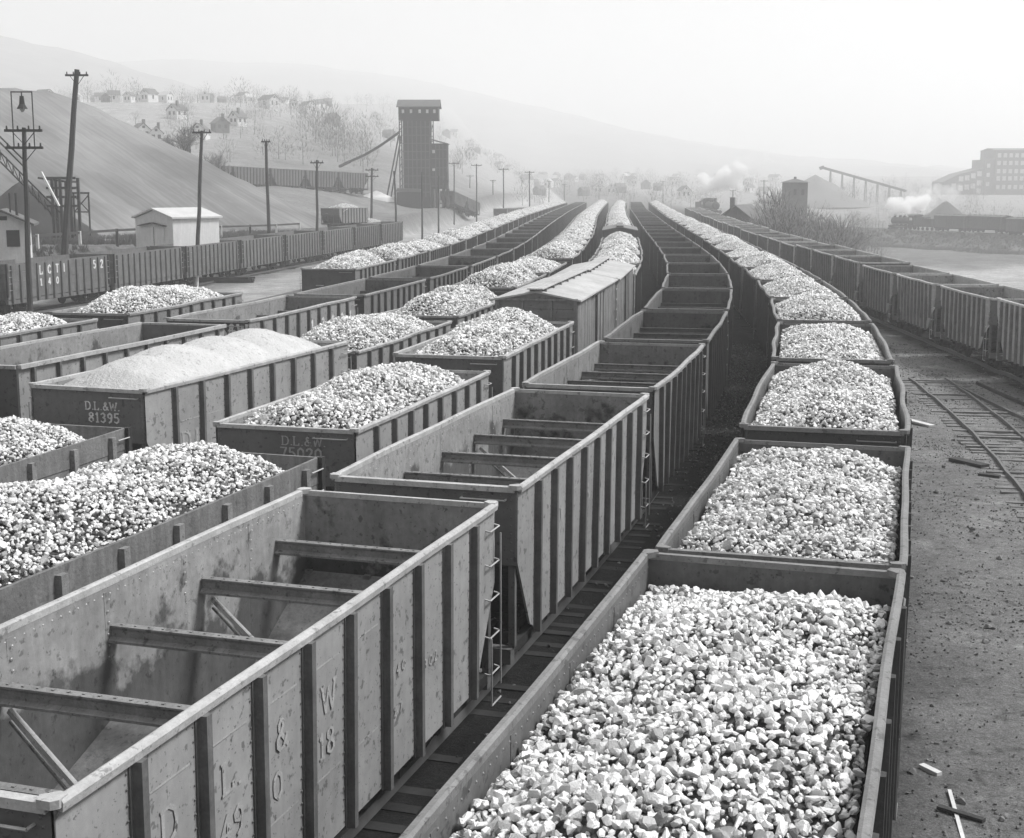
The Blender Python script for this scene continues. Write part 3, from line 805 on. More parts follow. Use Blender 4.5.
lettering(b2, [(t, (x, bow(11,.05,x,z), z), (1,0,0), (0,0,1), s, (0,-1,0), w) for (t, x, z, s, w) in [('D', pan(2)-.12, 2.5, .28, .16), ('L', pan(3)-.12, 2.5, .28, .16), ('&', pan(4)-.12, 2.5, .28, .16), ('W', pan(5)-.14, 2.5, .28, .16), ('_', pan(2)-.3, 2.6, .6, .05), ('_', pan(3)-.3, 2.6, .6, .05), ('_', pan(4)-.3, 2.6, .6, .05), ('5 0 7', pan(6)-.2, 2.0, .12, .2)]], 'faded')
lettering(b2, [('D.L.&W.', (-4.955, .05, 3.05), (0,-1,0), (0,0,1), .20, (-1,0,0), .15), ('S', (-4.955, -.95, 2.75), (0,-1,0), (0,0,1), .2, (-1,0,0), .15)], 'faded')
lettering(c2, [('D.L.&W.', (-4.955, .05, 3.24), (0,-1,0), (0,0,1), .18, (-1,0,0), .16), ('75020', (-4.955, .1, 2.96), (0,-1,0), (0,0,1), .22, (-1,0,0), .18)], 'faded')
lettering(c3, [('D.L.&W.', (-4.955, .0, 3.05), (0,-1,0), (0,0,1), .18, (-1,0,0), .15)], 'faded')
lettering(d2, [('D.L.&W.', (-4.956, .05, 3.12), (0,-1,0), (0,0,1), .175, (-1,0,0), .18), ('81395', (-4.956, -.02, 2.84), (0,-1,0), (0,0,1), .21, (-1,0,0), .2)], 'paint')
lettering(d2, [('D.L.', (-3.55, -1.508, 2.0), (1,0,0), (0,0,1), .42, (0,-1,0), .2), ('_', (-3.6, -1.508, 2.3), (1,0,0), (0,0,1), .8, (0,-1,0), .05), ('_', (-2.5, -1.508, 2.3), (1,0,0), (0,0,1), .8, (0,-1,0), .05)], 'faded')
lettering(e3, [(t, (pan(i)-.16, bow(13,.07,pan(i),2.7), 2.7), (1,0,0), (0,0,1), .4, (0,-1,0), .24) for i, t in ((5,'1'),(6,'3'),(7,'0'),(8,'3'),(9,'1'))] + [(t, (pan(i)-.16, bow(13,.07,pan(i),1.95), 1.95), (1,0,0), (0,0,1), .3, (0,-1,0), .25) for i, t in ((7,'3'),(8,'7'))], 'paint')
lettering(e3, [('K&W', (-4.957, -.45, 3.12), (0,-1,0), (0,0,1), .34, (-1,0,0), .28), ('K41', (-4.957, -.5, 2.7), (0,-1,0), (0,0,1), .34, (-1,0,0), .28)], 'paint')
gx = [-6.2 + 12.4*(i+1)/13 for i in range(13)]
lettering(g4, [(t, (gx[i]-.18, -1.478, 2.6), (1,0,0), (0,0,1), .5, (0,-1,0), .26) for i, t in ((3,'L'),(4,'C'),(5,'T'),(6,'I'),(10,'5'),(11,'2'))] + [(t, (gx[i]-.18, -1.478, 1.9), (1,0,0), (0,0,1), .4, (0,-1,0), .26) for i, t in ((3,'1'),(4,'4'),(5,'0'))], 'paint')
for o in COL.objects:
    if '_heap' in o.keys(): del o['_heap']
# ------------------------------------------------------------------ terrain
def sst(a, b, x):
    t = np.clip((x-a)/(b-a), 0, 1); return t*t*(3-2*t)
LEFTEDGE = ([-60,20,50,68,83,93,110,137,176,215,260,330,420,600], [-120,-72,-49.5,-41.6,-36.2,-33.7,-31.2,-27.3,-21.6,-17.0,-13.5,-8.5,-2,10])
TR_A = np.array((91.7,345.0)); TR_B = np.array((116.0,292.0)); TR_D = (TR_B-TR_A)/np.linalg.norm(TR_B-TR_A)
BK0 = np.array((-66.0,205.0)); BKD = np.array((-.50,-.866)); BKH = 18.8; BKS = .50
def fbm(x, y, s):
    return (np.sin(x*s*1.0+1.3)*np.cos(y*s*1.3+.7) + .5*np.sin(x*s*2.3+y*s*1.1+4.1) + .25*np.sin(y*s*4.7-x*s*3.9+2.2))/1.75
def ground_z(x, y):
    x = np.asarray(x, float); y = np.asarray(y, float)
    u = np.interp(y, *LEFTEDGE) - x
    z = (3.15-.9*sst(112, 175, y)+1.0*sst(185, 260, y))*sst(.4, 3.0, u)*sst(-60, 40, y)
    z = z + 4.5*sst(7, 30, u)*sst(160, 235, y)
    # meadow and town hill at the left, far
    q = sst(20, -110, x)
    hill = np.where(y < 460, np.maximum(0, (y-290)*.155), 26.4 + (y-460)*.055)
    z = z + q*hill*sst(285, 330, y)
    # far valley floor rising gently
    z = z + np.maximum(0, np.minimum(y, 1300)-520)*.020*(1-q)
    # low ground at the right
    r = x/np.maximum(y, 20)
    dip = sst(.155, .24, r)*sst(95, 210, y)*(1-sst(380, 620, y))
    z = z - 5.8*dip
    d = (x-TR_A[0])*TR_D[1] - (y-TR_A[1])*TR_D[0]            # across the passenger line embankment
    along = (x-TR_A[0])*TR_D[0] + (y-TR_A[1])*TR_D[1]
    emb = np.clip(1-(np.abs(d)-3.2)/7.0, 0, 1)*sst(-90, -20, along)
    back = sst(-2, 4, -d)*sst(-90, -20, along)
    tgt = -2.75
    z = z + np.maximum(emb, back*.9)*np.maximum(0, tgt-z)*dip
    lane = sst(0, 4, x-np.interp(y, *CURVES['A'])) * (1-sst(60, 110, y))
    z = z + .05*fbm(x, y, 1.1)*lane+.025*fbm(x, y, 4.3)*lane
    bumpy = sst(3, 9, u) + sst(34, 50, x)*sst(60, 110, y)
    z = z + .28*fbm(x, y, .23)*np.clip(bumpy, 0, 1)
    return z
def gz(x, y): return float(ground_z(x, y))
def axis(segs):
    out = [segs[0][0]]
    for a, b, s in segs:
        n = max(1, int(round((b-a)/s))); out += list(a+(b-a)*(np.arange(n)+1)/n)
    return np.array(out)
GX = axis([(-4200,-1200,500),(-1200,-300,60),(-300,-80,10),(-80,-24,1.6),(-24,34,.6),(34,130,3),(130,300,12),(300,1200,80),(1200,4200,500)])
GY = axis([(-80,0,10),(0,70,.6),(70,200,1.7),(200,420,4),(420,700,12),(700,1400,50),(1400,5200,400)])
XX, YY = np.meshgrid(GX, GY, indexing='ij'); ZZ = ground_z(XX, YY)
nx, ny = XX.shape; idx = np.arange(nx*ny).reshape(nx, ny)
Q = np.stack([idx[:-1,:-1], idx[1:,:-1], idx[1:,1:], idx[:-1,1:]], -1).reshape(-1, 4)
gm = fast_mesh('ground', np.stack([XX, YY, ZZ], -1).reshape(-1, 3), Q, 'ground')
gm.polygons.foreach_set('use_smooth', [True]*len(gm.polygons))
# real surface colour: dark cinders in the yard, trodden dirt lane, pale ash flats, dry grass
xa = np.interp(YY, *CURVES['A']); xz = np.interp(YY, *CURVES['Z']); xf = np.interp(YY, *CURVES['F']); ul = np.interp(YY, *LEFTEDGE) - XX
tone = np.full(XX.shape, .030)
lane = sst(.9, 2.3, XX-xa)*(1-sst(-2.5, -.5, XX-xz))*(1-sst(95, 150, YY))
tone = tone + lane*.22*(.75+.25*sst(.5, 7, XX-xa))
leftash = sst(2.2, 3.6, xf-XX)*(1-sst(0, 3, ul))*sst(55, 80, YY)
tone = tone + leftash*.27*(1-.4*sst(-3, 0, XX-np.interp(YY, *CURVES['G'])+1.0)*(1-sst(2.5, 5, XX-np.interp(YY, *CURVES['G']))))
tone = tone + sst(0, 5, ul)*(.13-.02*fbm(XX, YY, .11))
tone = tone + sst(40, 110, ul)*sst(300, 360, YY)*.12
rt = sst(3, 9, XX-xz)*sst(30, 60, YY)
ash = .5+.5*fbm(XX*1.0, YY*.5, .085); ash = sst(.30, .62, ash)
tone = tone + rt*(.10+.20*ash*sst(70, 120, YY)*(1-sst(225, 262, YY)))
dd = (XX-TR_A[0])*TR_D[1]-(YY-TR_A[1])*TR_D[0]
tone = tone + sst(400, 600, YY)*.10*(1-sst(40, 110, ul))
a_ = gm.attributes.new('tone', 'FLOAT', 'POINT'); a_.data.foreach_set('value', tone.astype(np.float32).ravel())
struct(link('ground', gm))

# spoil bank
def bank():
    A = axis([(-150,-60,3),(-60,-15,1.2)]); B = axis([(60,130,3),(130,215,1.3),(215,260,3)])
    X, Y = np.meshgrid(A, B, indexing='ij')
    t = np.maximum(0, (X-BK0[0])*BKD[0]+(Y-BK0[1])*BKD[1])
    cxp = BK0[0]+BKD[0]*t; cyp = BK0[1]+BKD[1]*t
    d = np.hypot(X-cxp, Y-cyp); ang = np.arctan2(Y-cyp, X-cxp)
    crest = BKH + 3.3
    Z = crest - BKS*np.sqrt(d*d+2.0) + .10*np.sin(t*1.1+ang*24)+.06*np.sin(t*3.1+ang*61)+.28*fbm(X, Y, .33)+.1*fbm(X, Y, 1.3)
    Z = np.minimum(Z, crest-.35+.15*np.sin(t*.4))
    n0, n1 = X.shape; ix = np.arange(n0*n1).reshape(n0, n1)
    Q = np.stack([ix[:-1,:-1], ix[1:,:-1], ix[1:,1:], ix[:-1,1:]], -1).reshape(-1, 4)
    keep = (Z.ravel()[Q] > 1.2).any(1); Q = Q[keep]
    me = fast_mesh('spoil_bank', np.stack([X, Y, Z], -1).reshape(-1, 3), Q, 'bank')
    me.polygons.foreach_set('use_smooth', [True]*len(me.polygons))
    fl = np.stack([t*1.0+ang*24.0, d, np.zeros_like(d)], -1).reshape(-1, 3)
    at = me.attributes.new('flow', 'FLOAT_VECTOR', 'POINT'); at.data.foreach_set('vector', fl.astype(np.float32).ravel())
    bm = bmesh.new(); bm.from_mesh(me); bmesh.ops.delete(bm, geom=[v for v in bm.verts if not v.link_faces], context='VERTS'); bm.to_mesh(me); bm.free()
    o = link('spoil_bank', me); struct(o)
bank()

# hills
M['hill'] = mat('hill_woods', .22, 1, .35, .006, 0, 0, 10, 0, 0, 0, 0, .05, False)  # woods tone lightened, so part of the distance haze is in the colour
def hills(name, ycrest, pts, yfoot, zfoot, yback):
    xs = np.linspace(pts[0][0], pts[-1][0], 160); zc = np.interp(xs, [p[0] for p in pts], [p[1] for p in pts])
    for _ in range(2):
        e = np.pad(zc, 6, mode='edge'); zc = np.convolve(e, np.ones(13)/13, 'valid')
    V = []; 
    K = 26
    for k in range(K+8):
        if k <= K:
            t = k/K; y = yfoot+(ycrest-yfoot)*t; s = t*t*(3-2*t)*.6+t*.4
        else:
            t = (k-K)/7; y = ycrest+(yback-ycrest)*t; s = 1-.9*t
        z = zfoot + (zc-zfoot)*s + (6*fbm(xs, np.full_like(xs, y), .012)+2.5*fbm(xs, np.full_like(xs, y), .05))*min(1, 3*s)
        V.append(np.stack([xs, np.full_like(xs, y), z], -1))
    V = np.stack(V); n1, n0 = V.shape[:2]; ix = np.arange(n1*n0).reshape(n1, n0)
    Q = np.stack([ix[:-1,:-1], ix[:-1,1:], ix[1:,1:], ix[1:,:-1]], -1).reshape(-1, 4)
    me = fast_mesh(name, V.reshape(-1, 3), Q, 'hill'); me.polygons.foreach_set('use_smooth', [True]*len(me.polygons))
    struct(link(name, me))
hills('hills', 1500, [(-1500,185),(-548,167),(-484,153),(-409,133),(-345,112),(-270,88),(-120,46),(0,22),(100,4),(220,-12)], 560, -4, 1900)
hills('hills', 2500, [(-2600,240),(-915,214),(-663,222),(-325,222),(-146,190),(14,152),(229,90),(514,46),(914,30),(2200,55)], 1350, -2, 3000)

# ------------------------------------------------------------------ tracks
M['tiel'] = mat('dusty_tie_timber', .17, .9, .4, 2.0, 0, .3, 20)
def track(row, y0, y1, ties=True, low=False, gauge=1.435):
    mb = MB(); ys, xs = CURVES[row]
    n = int((y1-y0)/1.5)
    P = []
    for i in range(n+1):
        y = y0+(y1-y0)*i/n; P.append(Vector((cx(row, y), y, 0)))
    zr = .12 if low else .22
    for s in (-1, 1):
        L = []
        for i, p in enumerate(P):
            d = (P[min(i+1, n)]-P[max(i-1, 0)]).normalized(); nn = Vector((d.y, -d.x, 0)); c = p+nn*s*(gauge/2+.03); z = gz(c.x, c.y)
            L.append((c, nn, z))
        vs = []; fs = []
        for c, nn, z in L:
            for o_, h in ((-.06, zr-.15), (.06, zr-.15), (.035, zr), (-.035, zr)): q = c+nn*o_; vs.append((q.x, q.y, z+h))
        for i in range(n):
            for k in range(4): fs.append((i*4+k, i*4+(k+1) % 4, (i+1)*4+(k+1) % 4, (i+1)*4+k))
        mb.add(vs, fs, 'rail')
    if ties:
        y = y0; r = random.Random(row)
        while y < min(y1, 140):
            x = cx(row, y); d = Vector((cx(row, y+.5)-x, .5, 0)).normalized(); nn = Vector((d.y, -d.x, 0)); z = gz(x, y)
            w = 1.3+r.uniform(-.08, .08); j = d*r.uniform(-.05, .05); h = .012 if low else .06
            zt_ = max(gz(*(Vector((x, y, 0))+nn*w*f_).xy) for f_ in (-1, -.5, 0, .5, 1)); c = Vector((x, y, (zt_-.043 if low else z+h-.115)+r.uniform(-.03, .015)))+j
            mb.bar(c-nn*w, c+nn*w, .22, .14-.04*low, 'tiel' if low else 'tie'); y += .56
    struct(mb.obj('railway_track'))
for r_, a, b in (('A',-2,460),('B',-2,460),('C',2,460),('D',8,460),('E',15,460),('F',15,460),('G',35,400),('Z',20,460),('H',70,460),('Y',150,460)): track(r_, a, b)
CURVES['S'] = curve([(20,10.5),(26,12.3),(32,13.7),(38,14.85),(46,16.15),(54,17.2),(59,17.7),(63,18.0)])
CURVES['S2'] = curve([(20,14.2),(36,17.6),(45,19.3),(56,20.6),(62,21.2)])
track('S', 24, 58.5, True, True)
CURVES['T'] = (CURVES['Z'][0], CURVES['Z'][1])
# line behind, on the right embankment
mbt = MB()
for s in (-1, 1):
    nrm = np.array((TR_D[1], -TR_D[0]))
    for k in range(40):
        p = TR_A+TR_D*(-30+k*3)+nrm*s*.75; q = TR_A+TR_D*(-27+k*3)+nrm*s*.75
        mbt.bar((p[0],p[1],gz(*p)+.12),(q[0],q[1],gz(*q)+.12),.08,.15,'rail')
struct(mbt.obj('railway_track'))
# loose rails, planks and bits on the dirt lane
def lying(name, label, cat, x0, y0, x1, y1, w, h, m, group=None, lift=0.0):
    mb = MB(); c = Vector(((x0+x1)/2, (y0+y1)/2, 0)); z0 = gz(x0, y0)+h/2+lift; z1 = gz(x1, y1)+h/2+lift
    mb.bar(Vector((x0,y0,z0))-c, Vector((x1,y1,z1))-c, w, h, m); o = mb.obj(name); o.location = c; return tag(o, label, cat, group)
lying('loose_rail', 'rusty loose rail on the dirt right of the short siding, nearer the siding', 'rail', 18.05, 56.5, 17.6, 40, .09, .12, 'rail', 'loose rails on the dirt')
lying('loose_rail', 'rusty loose rail on the dirt right of the short siding, nearer the dark hoppers', 'rail', 19.1, 57.0, 18.9, 42, .09, .12, 'iron', 'loose rails on the dirt')
lying('plank', 'pale board on the dirt beside the third loaded car of the right row', 'plank', 13.05, 50.2, 14.2, 46.6, .25, .07, 'white', 'boards lying on the dirt lane')
lying('plank', 'thin pale stick standing out near the bottom right corner of the dirt', 'plank', 5.9, 17.8, 5.55, 15.9, .05, .04, 'white', 'boards lying on the dirt lane')
lying('plank', 'small pale block of wood on the dirt near the foreground car', 'plank', 5.78, 18.7, 5.95, 18.4, .10, .06, 'white', 'boards lying on the dirt lane')
lying('plank', 'dark splintered board under the thin pale stick', 'plank', 5.6, 17.3, 6.05, 16.85, .09, .05, 'woodd', 'boards lying on the dirt lane')
lying('plank', 'grey stub of timber against the foreground car bottom right', 'plank', 4.85, 15.3, 5.2, 15.15, .10, .06, 'white', 'boards lying on the dirt lane')
lying('plank', 'dark rag of timber lying beside the end of the short siding', 'plank', 13.15, 41.0, 13.75, 39.9, .35, .1, 'woodd', 'boards lying on the dirt lane')
lying('plank', 'short dark offcut on the dirt nearer than the dark rag of timber', 'plank', 13.2, 38.8, 13.7, 38.5, .2, .08, 'woodd', 'boards lying on the dirt lane')
rg = np.random.default_rng(9)
N_ = 34000
py = 10+rg.random(N_)**.8*62; pxx = np.interp(py, *CURVES['A'])+1.7+rg.random(N_)*11
k_ = fbm(pxx, py, .45)+rg.normal(0, .5, N_) > -.1
py = py[k_]; pxx = pxx[k_]
V, F = scatter(np.stack([pxx, py, ground_z(pxx, py)+.01], -1), rg.uniform(.010, .035, len(py))*np.where(rg.random(len(py)) < .04, 2.8, 1), rg, .3)
M['grit'] = mat('spilled_coal_bits', .17, .8, .2, 2, 0, 0, 10, 0, 0, .8)
me = fast_mesh('coal_spill', V, F, 'grit'); o = link('coal_spill', me); o['kind'] = 'stuff'; o['label'] = 'scattered small coal and stone bits on the dirt lane'
py = 12+rg.random(6000)*60; pxx = np.interp(py, *CURVES['A'])-2.6+rg.normal(0, .8, 6000)
V, F = scatter(np.stack([pxx, py, ground_z(pxx, py)+.02], -1), rg.uniform(.015, .05, len(py)), rg, .3)
me = fast_mesh('coal_spill', V, F, 'grit'); o = link('coal_spill', me); o['kind'] = 'stuff'; o['label'] = 'coal bits spilled between the two nearest rows of cars'
# weeds and dry brush on the flats
def brush(name, label, pts, hts, m):
    V = []; F = []; r = random.Random(4)
    for (x, y), h in zip(pts, hts):
        z = gz(x, y)
        for _ in range(9):
            a = r.uniform(0, 6.28); l = h*r.uniform(.5, 1.1); w = .02+.03*h; dx = math.cos(a)*l*.55; dy = math.sin(a)*l*.55; bx = x+r.uniform(-.3, .3)*h; by = y+r.uniform(-.3, .3)*h
            o = len(V); V += [(bx-w,by,z-.05),(bx+w,by,z-.05),(bx+dx,by+dy,z+l)]; F.append((o,o+1,o+2))
    me = fast_mesh(name, np.array(V), np.array(F), m); o = link(name, me); o['kind'] = 'stuff'; o['label'] = label
pts = []; hs = []
r = random.Random(8)
while len(pts) < 2600:
    y = r.uniform(84, 175); u = r.uniform(.5, 16); x = float(np.interp(y, *LEFTEDGE))-u
    if fbm(x, y, .25) > -.1: pts.append((x, y)); hs.append(r.uniform(.25, .75))
brush('dry_grass', 'tufts of dry grass below the rail fence', pts, hs, 'twig')
pts = []; hs = []
while len(pts) < 3000:
    s = r.uniform(-40, 40); d = r.uniform(-1, 13); p = TR_A+TR_D*(s+30)+np.array((TR_D[1], -TR_D[0]))*(4+d)*-1
    p2 = (float(TR_A[0]+TR_D[0]*(s+20)-(-TR_D[1])*0-d*(-TR_D[1])*-1), 0)
    nrm = np.array((TR_D[1], -TR_D[0])); nrm = nrm if nrm[1] < 0 else -nrm
    p = TR_A+TR_D*(s+20)+nrm*(4+d); pts.append((p[0], p[1])); hs.append(r.uniform(.3, .9))
brush('dry_grass', 'dry grass covering the embankment under the passenger train', pts, hs, 'twig')

# ------------------------------------------------------------------ poles
def pole(label, pxb, pyb, pxt, pyt, Y, name='telegraph_pole', r=.16, arms=((.55, 2.4),), base=None, white=0):
    zb = zray(pyb, Y) if base is None else base
    zt = zray(pyt, Y)
    xb = onray(pxb, Y, zb); xt = onray(pxt, Y, zt); g = gz(xb, Y); zb = min(zb, g)
    t = thing(name, label, 'utility pole', (xb, Y, g), 0, 'poles along the yard')
    mb = MB(); b = Vector((0,0,zb-g-.3)); e = Vector((xt-xb,0,zt-g)); rr_ = random.Random(label)
    N = 6
    last = b
    for k in range(1, N+1):
        q = b.lerp(e, k/N)+Vector((rr_.uniform(-.04,.04), rr_.uniform(-.04,.04), 0))*(k < N)
        mb.tube(last, q, r*(1-.35*(k-1)/N), r*(1-.35*k/N), 8, 'pole', k in (1, N)); last = q
    mb.obj('pole_shaft', t)
    for dz, w in arms:
        a = MB(); c = e-Vector((0,0,dz)); a.bar(c-Vector((w/2,.14,0)), c+Vector((w/2,-.14,0)), .12, .13, 'pole')
        for k in range(4):
            x = -w/2+.12+k*(w-.24)/3; a.tube(c+Vector((x,-.14,.06)), c+Vector((x,-.14,.24)), .05, .035, 6, 'iron')
        a.bar(c+Vector((-w*.3,-.12,-.05)), c+Vector((0,-.1,-.7)), .05, .03, 'iron'); a.bar(c+Vector((w*.3,-.12,-.05)), c+Vector((0,-.1,-.7)), .05, .03, 'iron')
        a.obj('crossarm', t)
    if white:
        w_ = MB(); d = (e-b).normalized(); w_.tube(b+d*.2, b+d*(.3+white), r+.012, r+.008, 8, 'white'); w_.obj('whitewash_band', t)
    return t, e
# lamp pole in front of the gondolas
t, e = pole('dark pole at left edge with a caged lamp above two crossarms', 30, 330, 24, 128, 72, arms=((.15,1.9),(1.0,1.9)), r=.17)
for k in (-1, 1):
    fr = MB(); fr.tube(e+Vector((k*.52-.0,-.1,-1.0)), e+Vector((k*.52,-.1,1.75)), .03, .03, 6, 'iron')
    fr.obj('frame_upright', t)
fr = MB(); fr.tube(e+Vector((-.54,-.1,1.75)), e+Vector((.54,-.1,1.75)), .035, .035, 6, 'iron'); fr.obj('frame_top_bar', t)
lp = MB(); c = e+Vector((0,-.1,0)); lp.tube(c+Vector((0,0,1.72)), c+Vector((0,0,1.55)), .03, .03, 6, 'iron'); lp.tube(c+Vector((0,0,1.55)), c+Vector((0,0,1.15)), .10, .14, 10, 'iron'); lp.tube(c+Vector((0,0,1.15)), c+Vector((0,0,.92)), .14, .27, 12, 'iron'); 
lo = lp.obj('lamp_hood', t); gl = MB(); gl.tube(c+Vector((0,0,.92)), c+Vector((0,0,.76)), .15, .06, 10, 'glass'); gl.obj('lamp_globe', lo)
pole('tall leaning pole with one crossarm in front of the spoil bank', 58, 246, 77, 71, 100, r=.27, arms=((.4,1.6),), white=1.6)
pole('pole with one crossarm right of the white shed', 194, 240, 202, 131, 113, r=.19, arms=((.15,1.5),), white=1.0)
pole('armless topped pole at the foot of the spoil bank', 269, 228, 266, 141, 140, r=.2, arms=((.1,.9),))
pole('pole with a wide crossarm in front of the long hopper train', 316, 224, 317, 160, 150, r=.17, arms=((.3,1.4),))
pole('pole with a wide crossarm left of the coal tower', 371, 208, 372, 168, 205, r=.2, arms=((.3,1.9),(1.2,1.9)))
pole('plain leaning pole below the left leg of the coal tower', 397, 226, 394, 171, 185, r=.16, arms=())
pole('plain pole standing before the middle of the coal tower', 422, 221, 422, 172, 200, r=.15, arms=())
pole('plain pole standing before the right wing of the coal tower', 438, 216, 439, 176, 215, r=.15, arms=())
for px, yb, yt, Y, lb in ((454,207,162,290,'crossarm pole just right of the coal tower'),(476.5,205,164,295,'tall plain pole beyond the lone dark hopper'),(503.5,206,168,310,'pole left of the pair of distant hoppers'),(529.5,206,171,320,'pole with a crossarm behind the pair of distant hoppers'),(493,203,180,420,'short hazy pole midway between the lone hopper and the pair'),(470,203,175,430,'short hazy pole behind the lone dark hopper'),(549,198,181,520,'short faint pole right of the distant hoppers'),(564.5,200,184,540,'faint pole above the far end of the left empties'),(599,198,186,620,'tiny faint pole above the far end of the boxcar row'),(663,199,181,560,'faint pole left of the smoking far locomotive'),(733,205,190,420,'faint pole left of the dark gabled house'),(764,205,180,420,'faint pole behind the bare trees at right')):
    pole(lb, px, yb, px, yt, Y, r=.16 if Y < 400 else .2, arms=((.3,2.2),) if yb-yt > 24 else ((.2,1.8),))

# ------------------------------------------------------------------ fence, shed, left yard clutter
ft = thing('rail_fence', 'low fence of one rail on pale posts above the wooden gondolas', 'fence', (-30,105,3.4))
fx = [(float(np.interp(y, *LEFTEDGE))-3.4, y) for y in (84, 91, 98, 105, 112, 119, 127, 135, 144, 153, 162, 171)]
prev = None
for i, (x, y) in enumerate(fx):
    z = gz(x, y); p = MB(); p.bar((x+30,y-105,z-3.4-.3),(x+30,y-105,z-3.4+1.35),.2,.2,'white' if i % 4 != 1 else 'pole'); p.obj('fence_post', ft)
    if prev:
        q = MB(); q.bar((prev[0]+30,prev[1]-105,prev[2]-3.4+1.22),(x+30,y-105,z-3.4+1.22),.12,.2,'pole'); q.obj('fence_rail', ft)
    prev = (x, y, z)

def gable_house(name, label, cat, loc, rz, w, l, h, rise, wall='white', roof='roofd', over=.3, win=0, chim=False, group=None, door=False, parts=True):
    """w across the gable, l along the ridge; local origin at the base"""
    t = thing(name, label, cat, loc, rz, group)
    a = MB(); a.box(-w/2, w/2, -l/2, l/2, -1.5, h, wall)
    for e in (-1, 1):
        y0, y1 = sorted((e*(l/2-.05), e*(l/2)))
        a.prism([(-w/2,h),(w/2,h),(0,h+rise)], 'y', y0, y1, wall)
    a.obj('wall', t)
    b = MB(); k = rise/(w/2)
    for s in (-1, 1):
        vs = [(0,-l/2-over,h+rise+.05),(0,l/2+over,h+rise+.05),(s*(w/2+over),l/2+over,h-k*over+.05),(s*(w/2+over),-l/2-over,h-k*over+.05)]
        vs += [(x,y,z+.14) for x,y,z in vs]
        b.add(vs, [(3,2,1,0),(4,5,6,7),(0,1,5,4),(1,2,6,5),(2,3,7,6),(3,0,4,7)], roof)
    ro = b.obj('roof', t)
    if chim: c = MB(); c.box(.3,1.0,-l*.2,-l*.2+.6,h+rise*.5,h+rise+1.1,'brick'); c.obj('chimney', ro)
    for i in range(win):
        for (nx_, side) in ((-1, 0), (1, 0)):
            y = -l/2+l*(i+.5)/win; g = MB(); x0, x1 = sorted((nx_*(w/2-.02), nx_*(w/2+.04))); g.box(x0, x1, y-.4, y+.4, h*.4, h*.82, 'iron'); g.obj('window', t)
    if win:
        for x in (-w*.22, w*.22):
            g = MB(); g.box(x-.4, x+.4, -l/2-.04, -l/2+.02, h*.4, h*.82, 'iron'); g.obj('window', t)
        g = MB(); g.box(-.35, .35, -l/2-.04, -l/2+.02, h+.25*rise, h+.62*rise, 'iron'); g.obj('window', t)
    return t
# shed: pale, low gable towards the camera
Y = 117; zs = gz(onray(175, Y), Y)
sh = gable_house('shed', 'pale wooden shed with low tin roof at the foot of the spoil bank', 'shed', (onray(173, Y), Y+1, 2.9), -.62, 4.6, 5.0, 2.5, .66, 'white', 'roofl', .22)
d = MB(); d.box(-1.3, -.05, -2.56, -2.49, 0, 1.8, 'white'); d.box(.05, 1.3, -2.56, -2.49, 0, 1.8, 'white'); d.box(-.05,.05,-2.535,-2.49,0,1.8,'pole'); d.obj('door', sh)
d = MB(); d.bar((-1.6,-2.7,1.9),(0,-2.7,2.15),.4,.06,'pole'); d.bar((0.002,-2.7,2.15),(1.6,-2.7,1.9),.4,.06,'pole'); d.obj('door_canopy', sh)
# cabin at the left edge
Y = 92; cb = gable_house('cabin', 'small cabin with dark overhanging roof at the left edge', 'cabin', (onray(2, Y), Y, 3.2), .25, 3.0, 3.6, 2.5, .7, 'white', 'roofd', .5, 1)
st = MB(); st.tube((.9,-1.0,2.6),(.9,-1.0,4.4),.09,.09,8,'iron'); st.tube((.5,-1.0,2.8),(.5,-1.0,4.4),.05,.05,8,'iron'); st.obj('stove_pipe', cb)
# dark loading trestle
tt = thing('timber_trestle', 'dark timber trestle with stairs at the foot of the spoil bank', 'trestle', (onray(48, 118), 118, 3.3))
def px3(px, py, Y): return Vector((onray(px, Y), Y, zray(py, Y)))-Vector((onray(48, 118), 118, 3.3))
for px, yy in ((52,118),(60,118),(70,118),(78,118),(56,121),(66,121)):
    tp = MB(); tp.bar(px3(px, 238, yy), px3(px, 178, yy), .22, .22, 'woodd'); tp.obj('post', tt)
tp = MB()
for py in (178, 188, 197, 206): tp.bar(px3(46, py, 118), px3(76, py, 118), .2, .2, 'woodd'); tp.bar(px3(50, py+1, 118), px3(50, py+1, 121), .15, .2, 'woodd')
tp.bar(px3(44, 178, 119.5), px3(74, 182, 119.5), 3.0, .15, 'woodd'); tp.obj('deck', tt)
tp = MB()
for a, b in (((0,134),(28,163)),((0,140),(26,168)),((0,150),(60,214)),((0,160),(56,220))): tp.bar(px3(*a, 119), px3(*b, 119), .09, .12, 'woodd')
for k in range(9): tp.bar(px3(2+k*6, 150+k*7, 119), px3(2+k*6, 166+k*7-6, 119), .07, .07, 'woodd'); tp.bar(px3(2+k*6, 152+k*7, 119), px3(8+k*6, 168+k*7, 119), .06, .06, 'woodd')
tp.obj('brace', tt)
tp = MB(); tp.bar(px3(42, 172, 117), px3(58, 206, 117), .3, .12, 'white'); tp.obj('chute', tt)
sc_ = thing('timber_scaffold', 'thin square scaffold frame right of the dark trestle', 'scaffold', (onray(80, 120), 120, 3.3))
off = Vector((onray(48, 118), 118, 3.3))-Vector((onray(80, 120), 120, 3.3))
tp = MB()
for px in (73, 88): tp.bar(px3(px, 236, 120)+off, px3(px, 193, 120)+off, .12, .12, 'woodd')
tp.bar(px3(72, 193, 120)+off, px3(89, 193, 120)+off, .14, .14, 'woodd'); tp.bar(px3(73, 212, 120)+off, px3(88, 212, 120)+off, .1, .1, 'woodd'); tp.obj('frame', sc_)
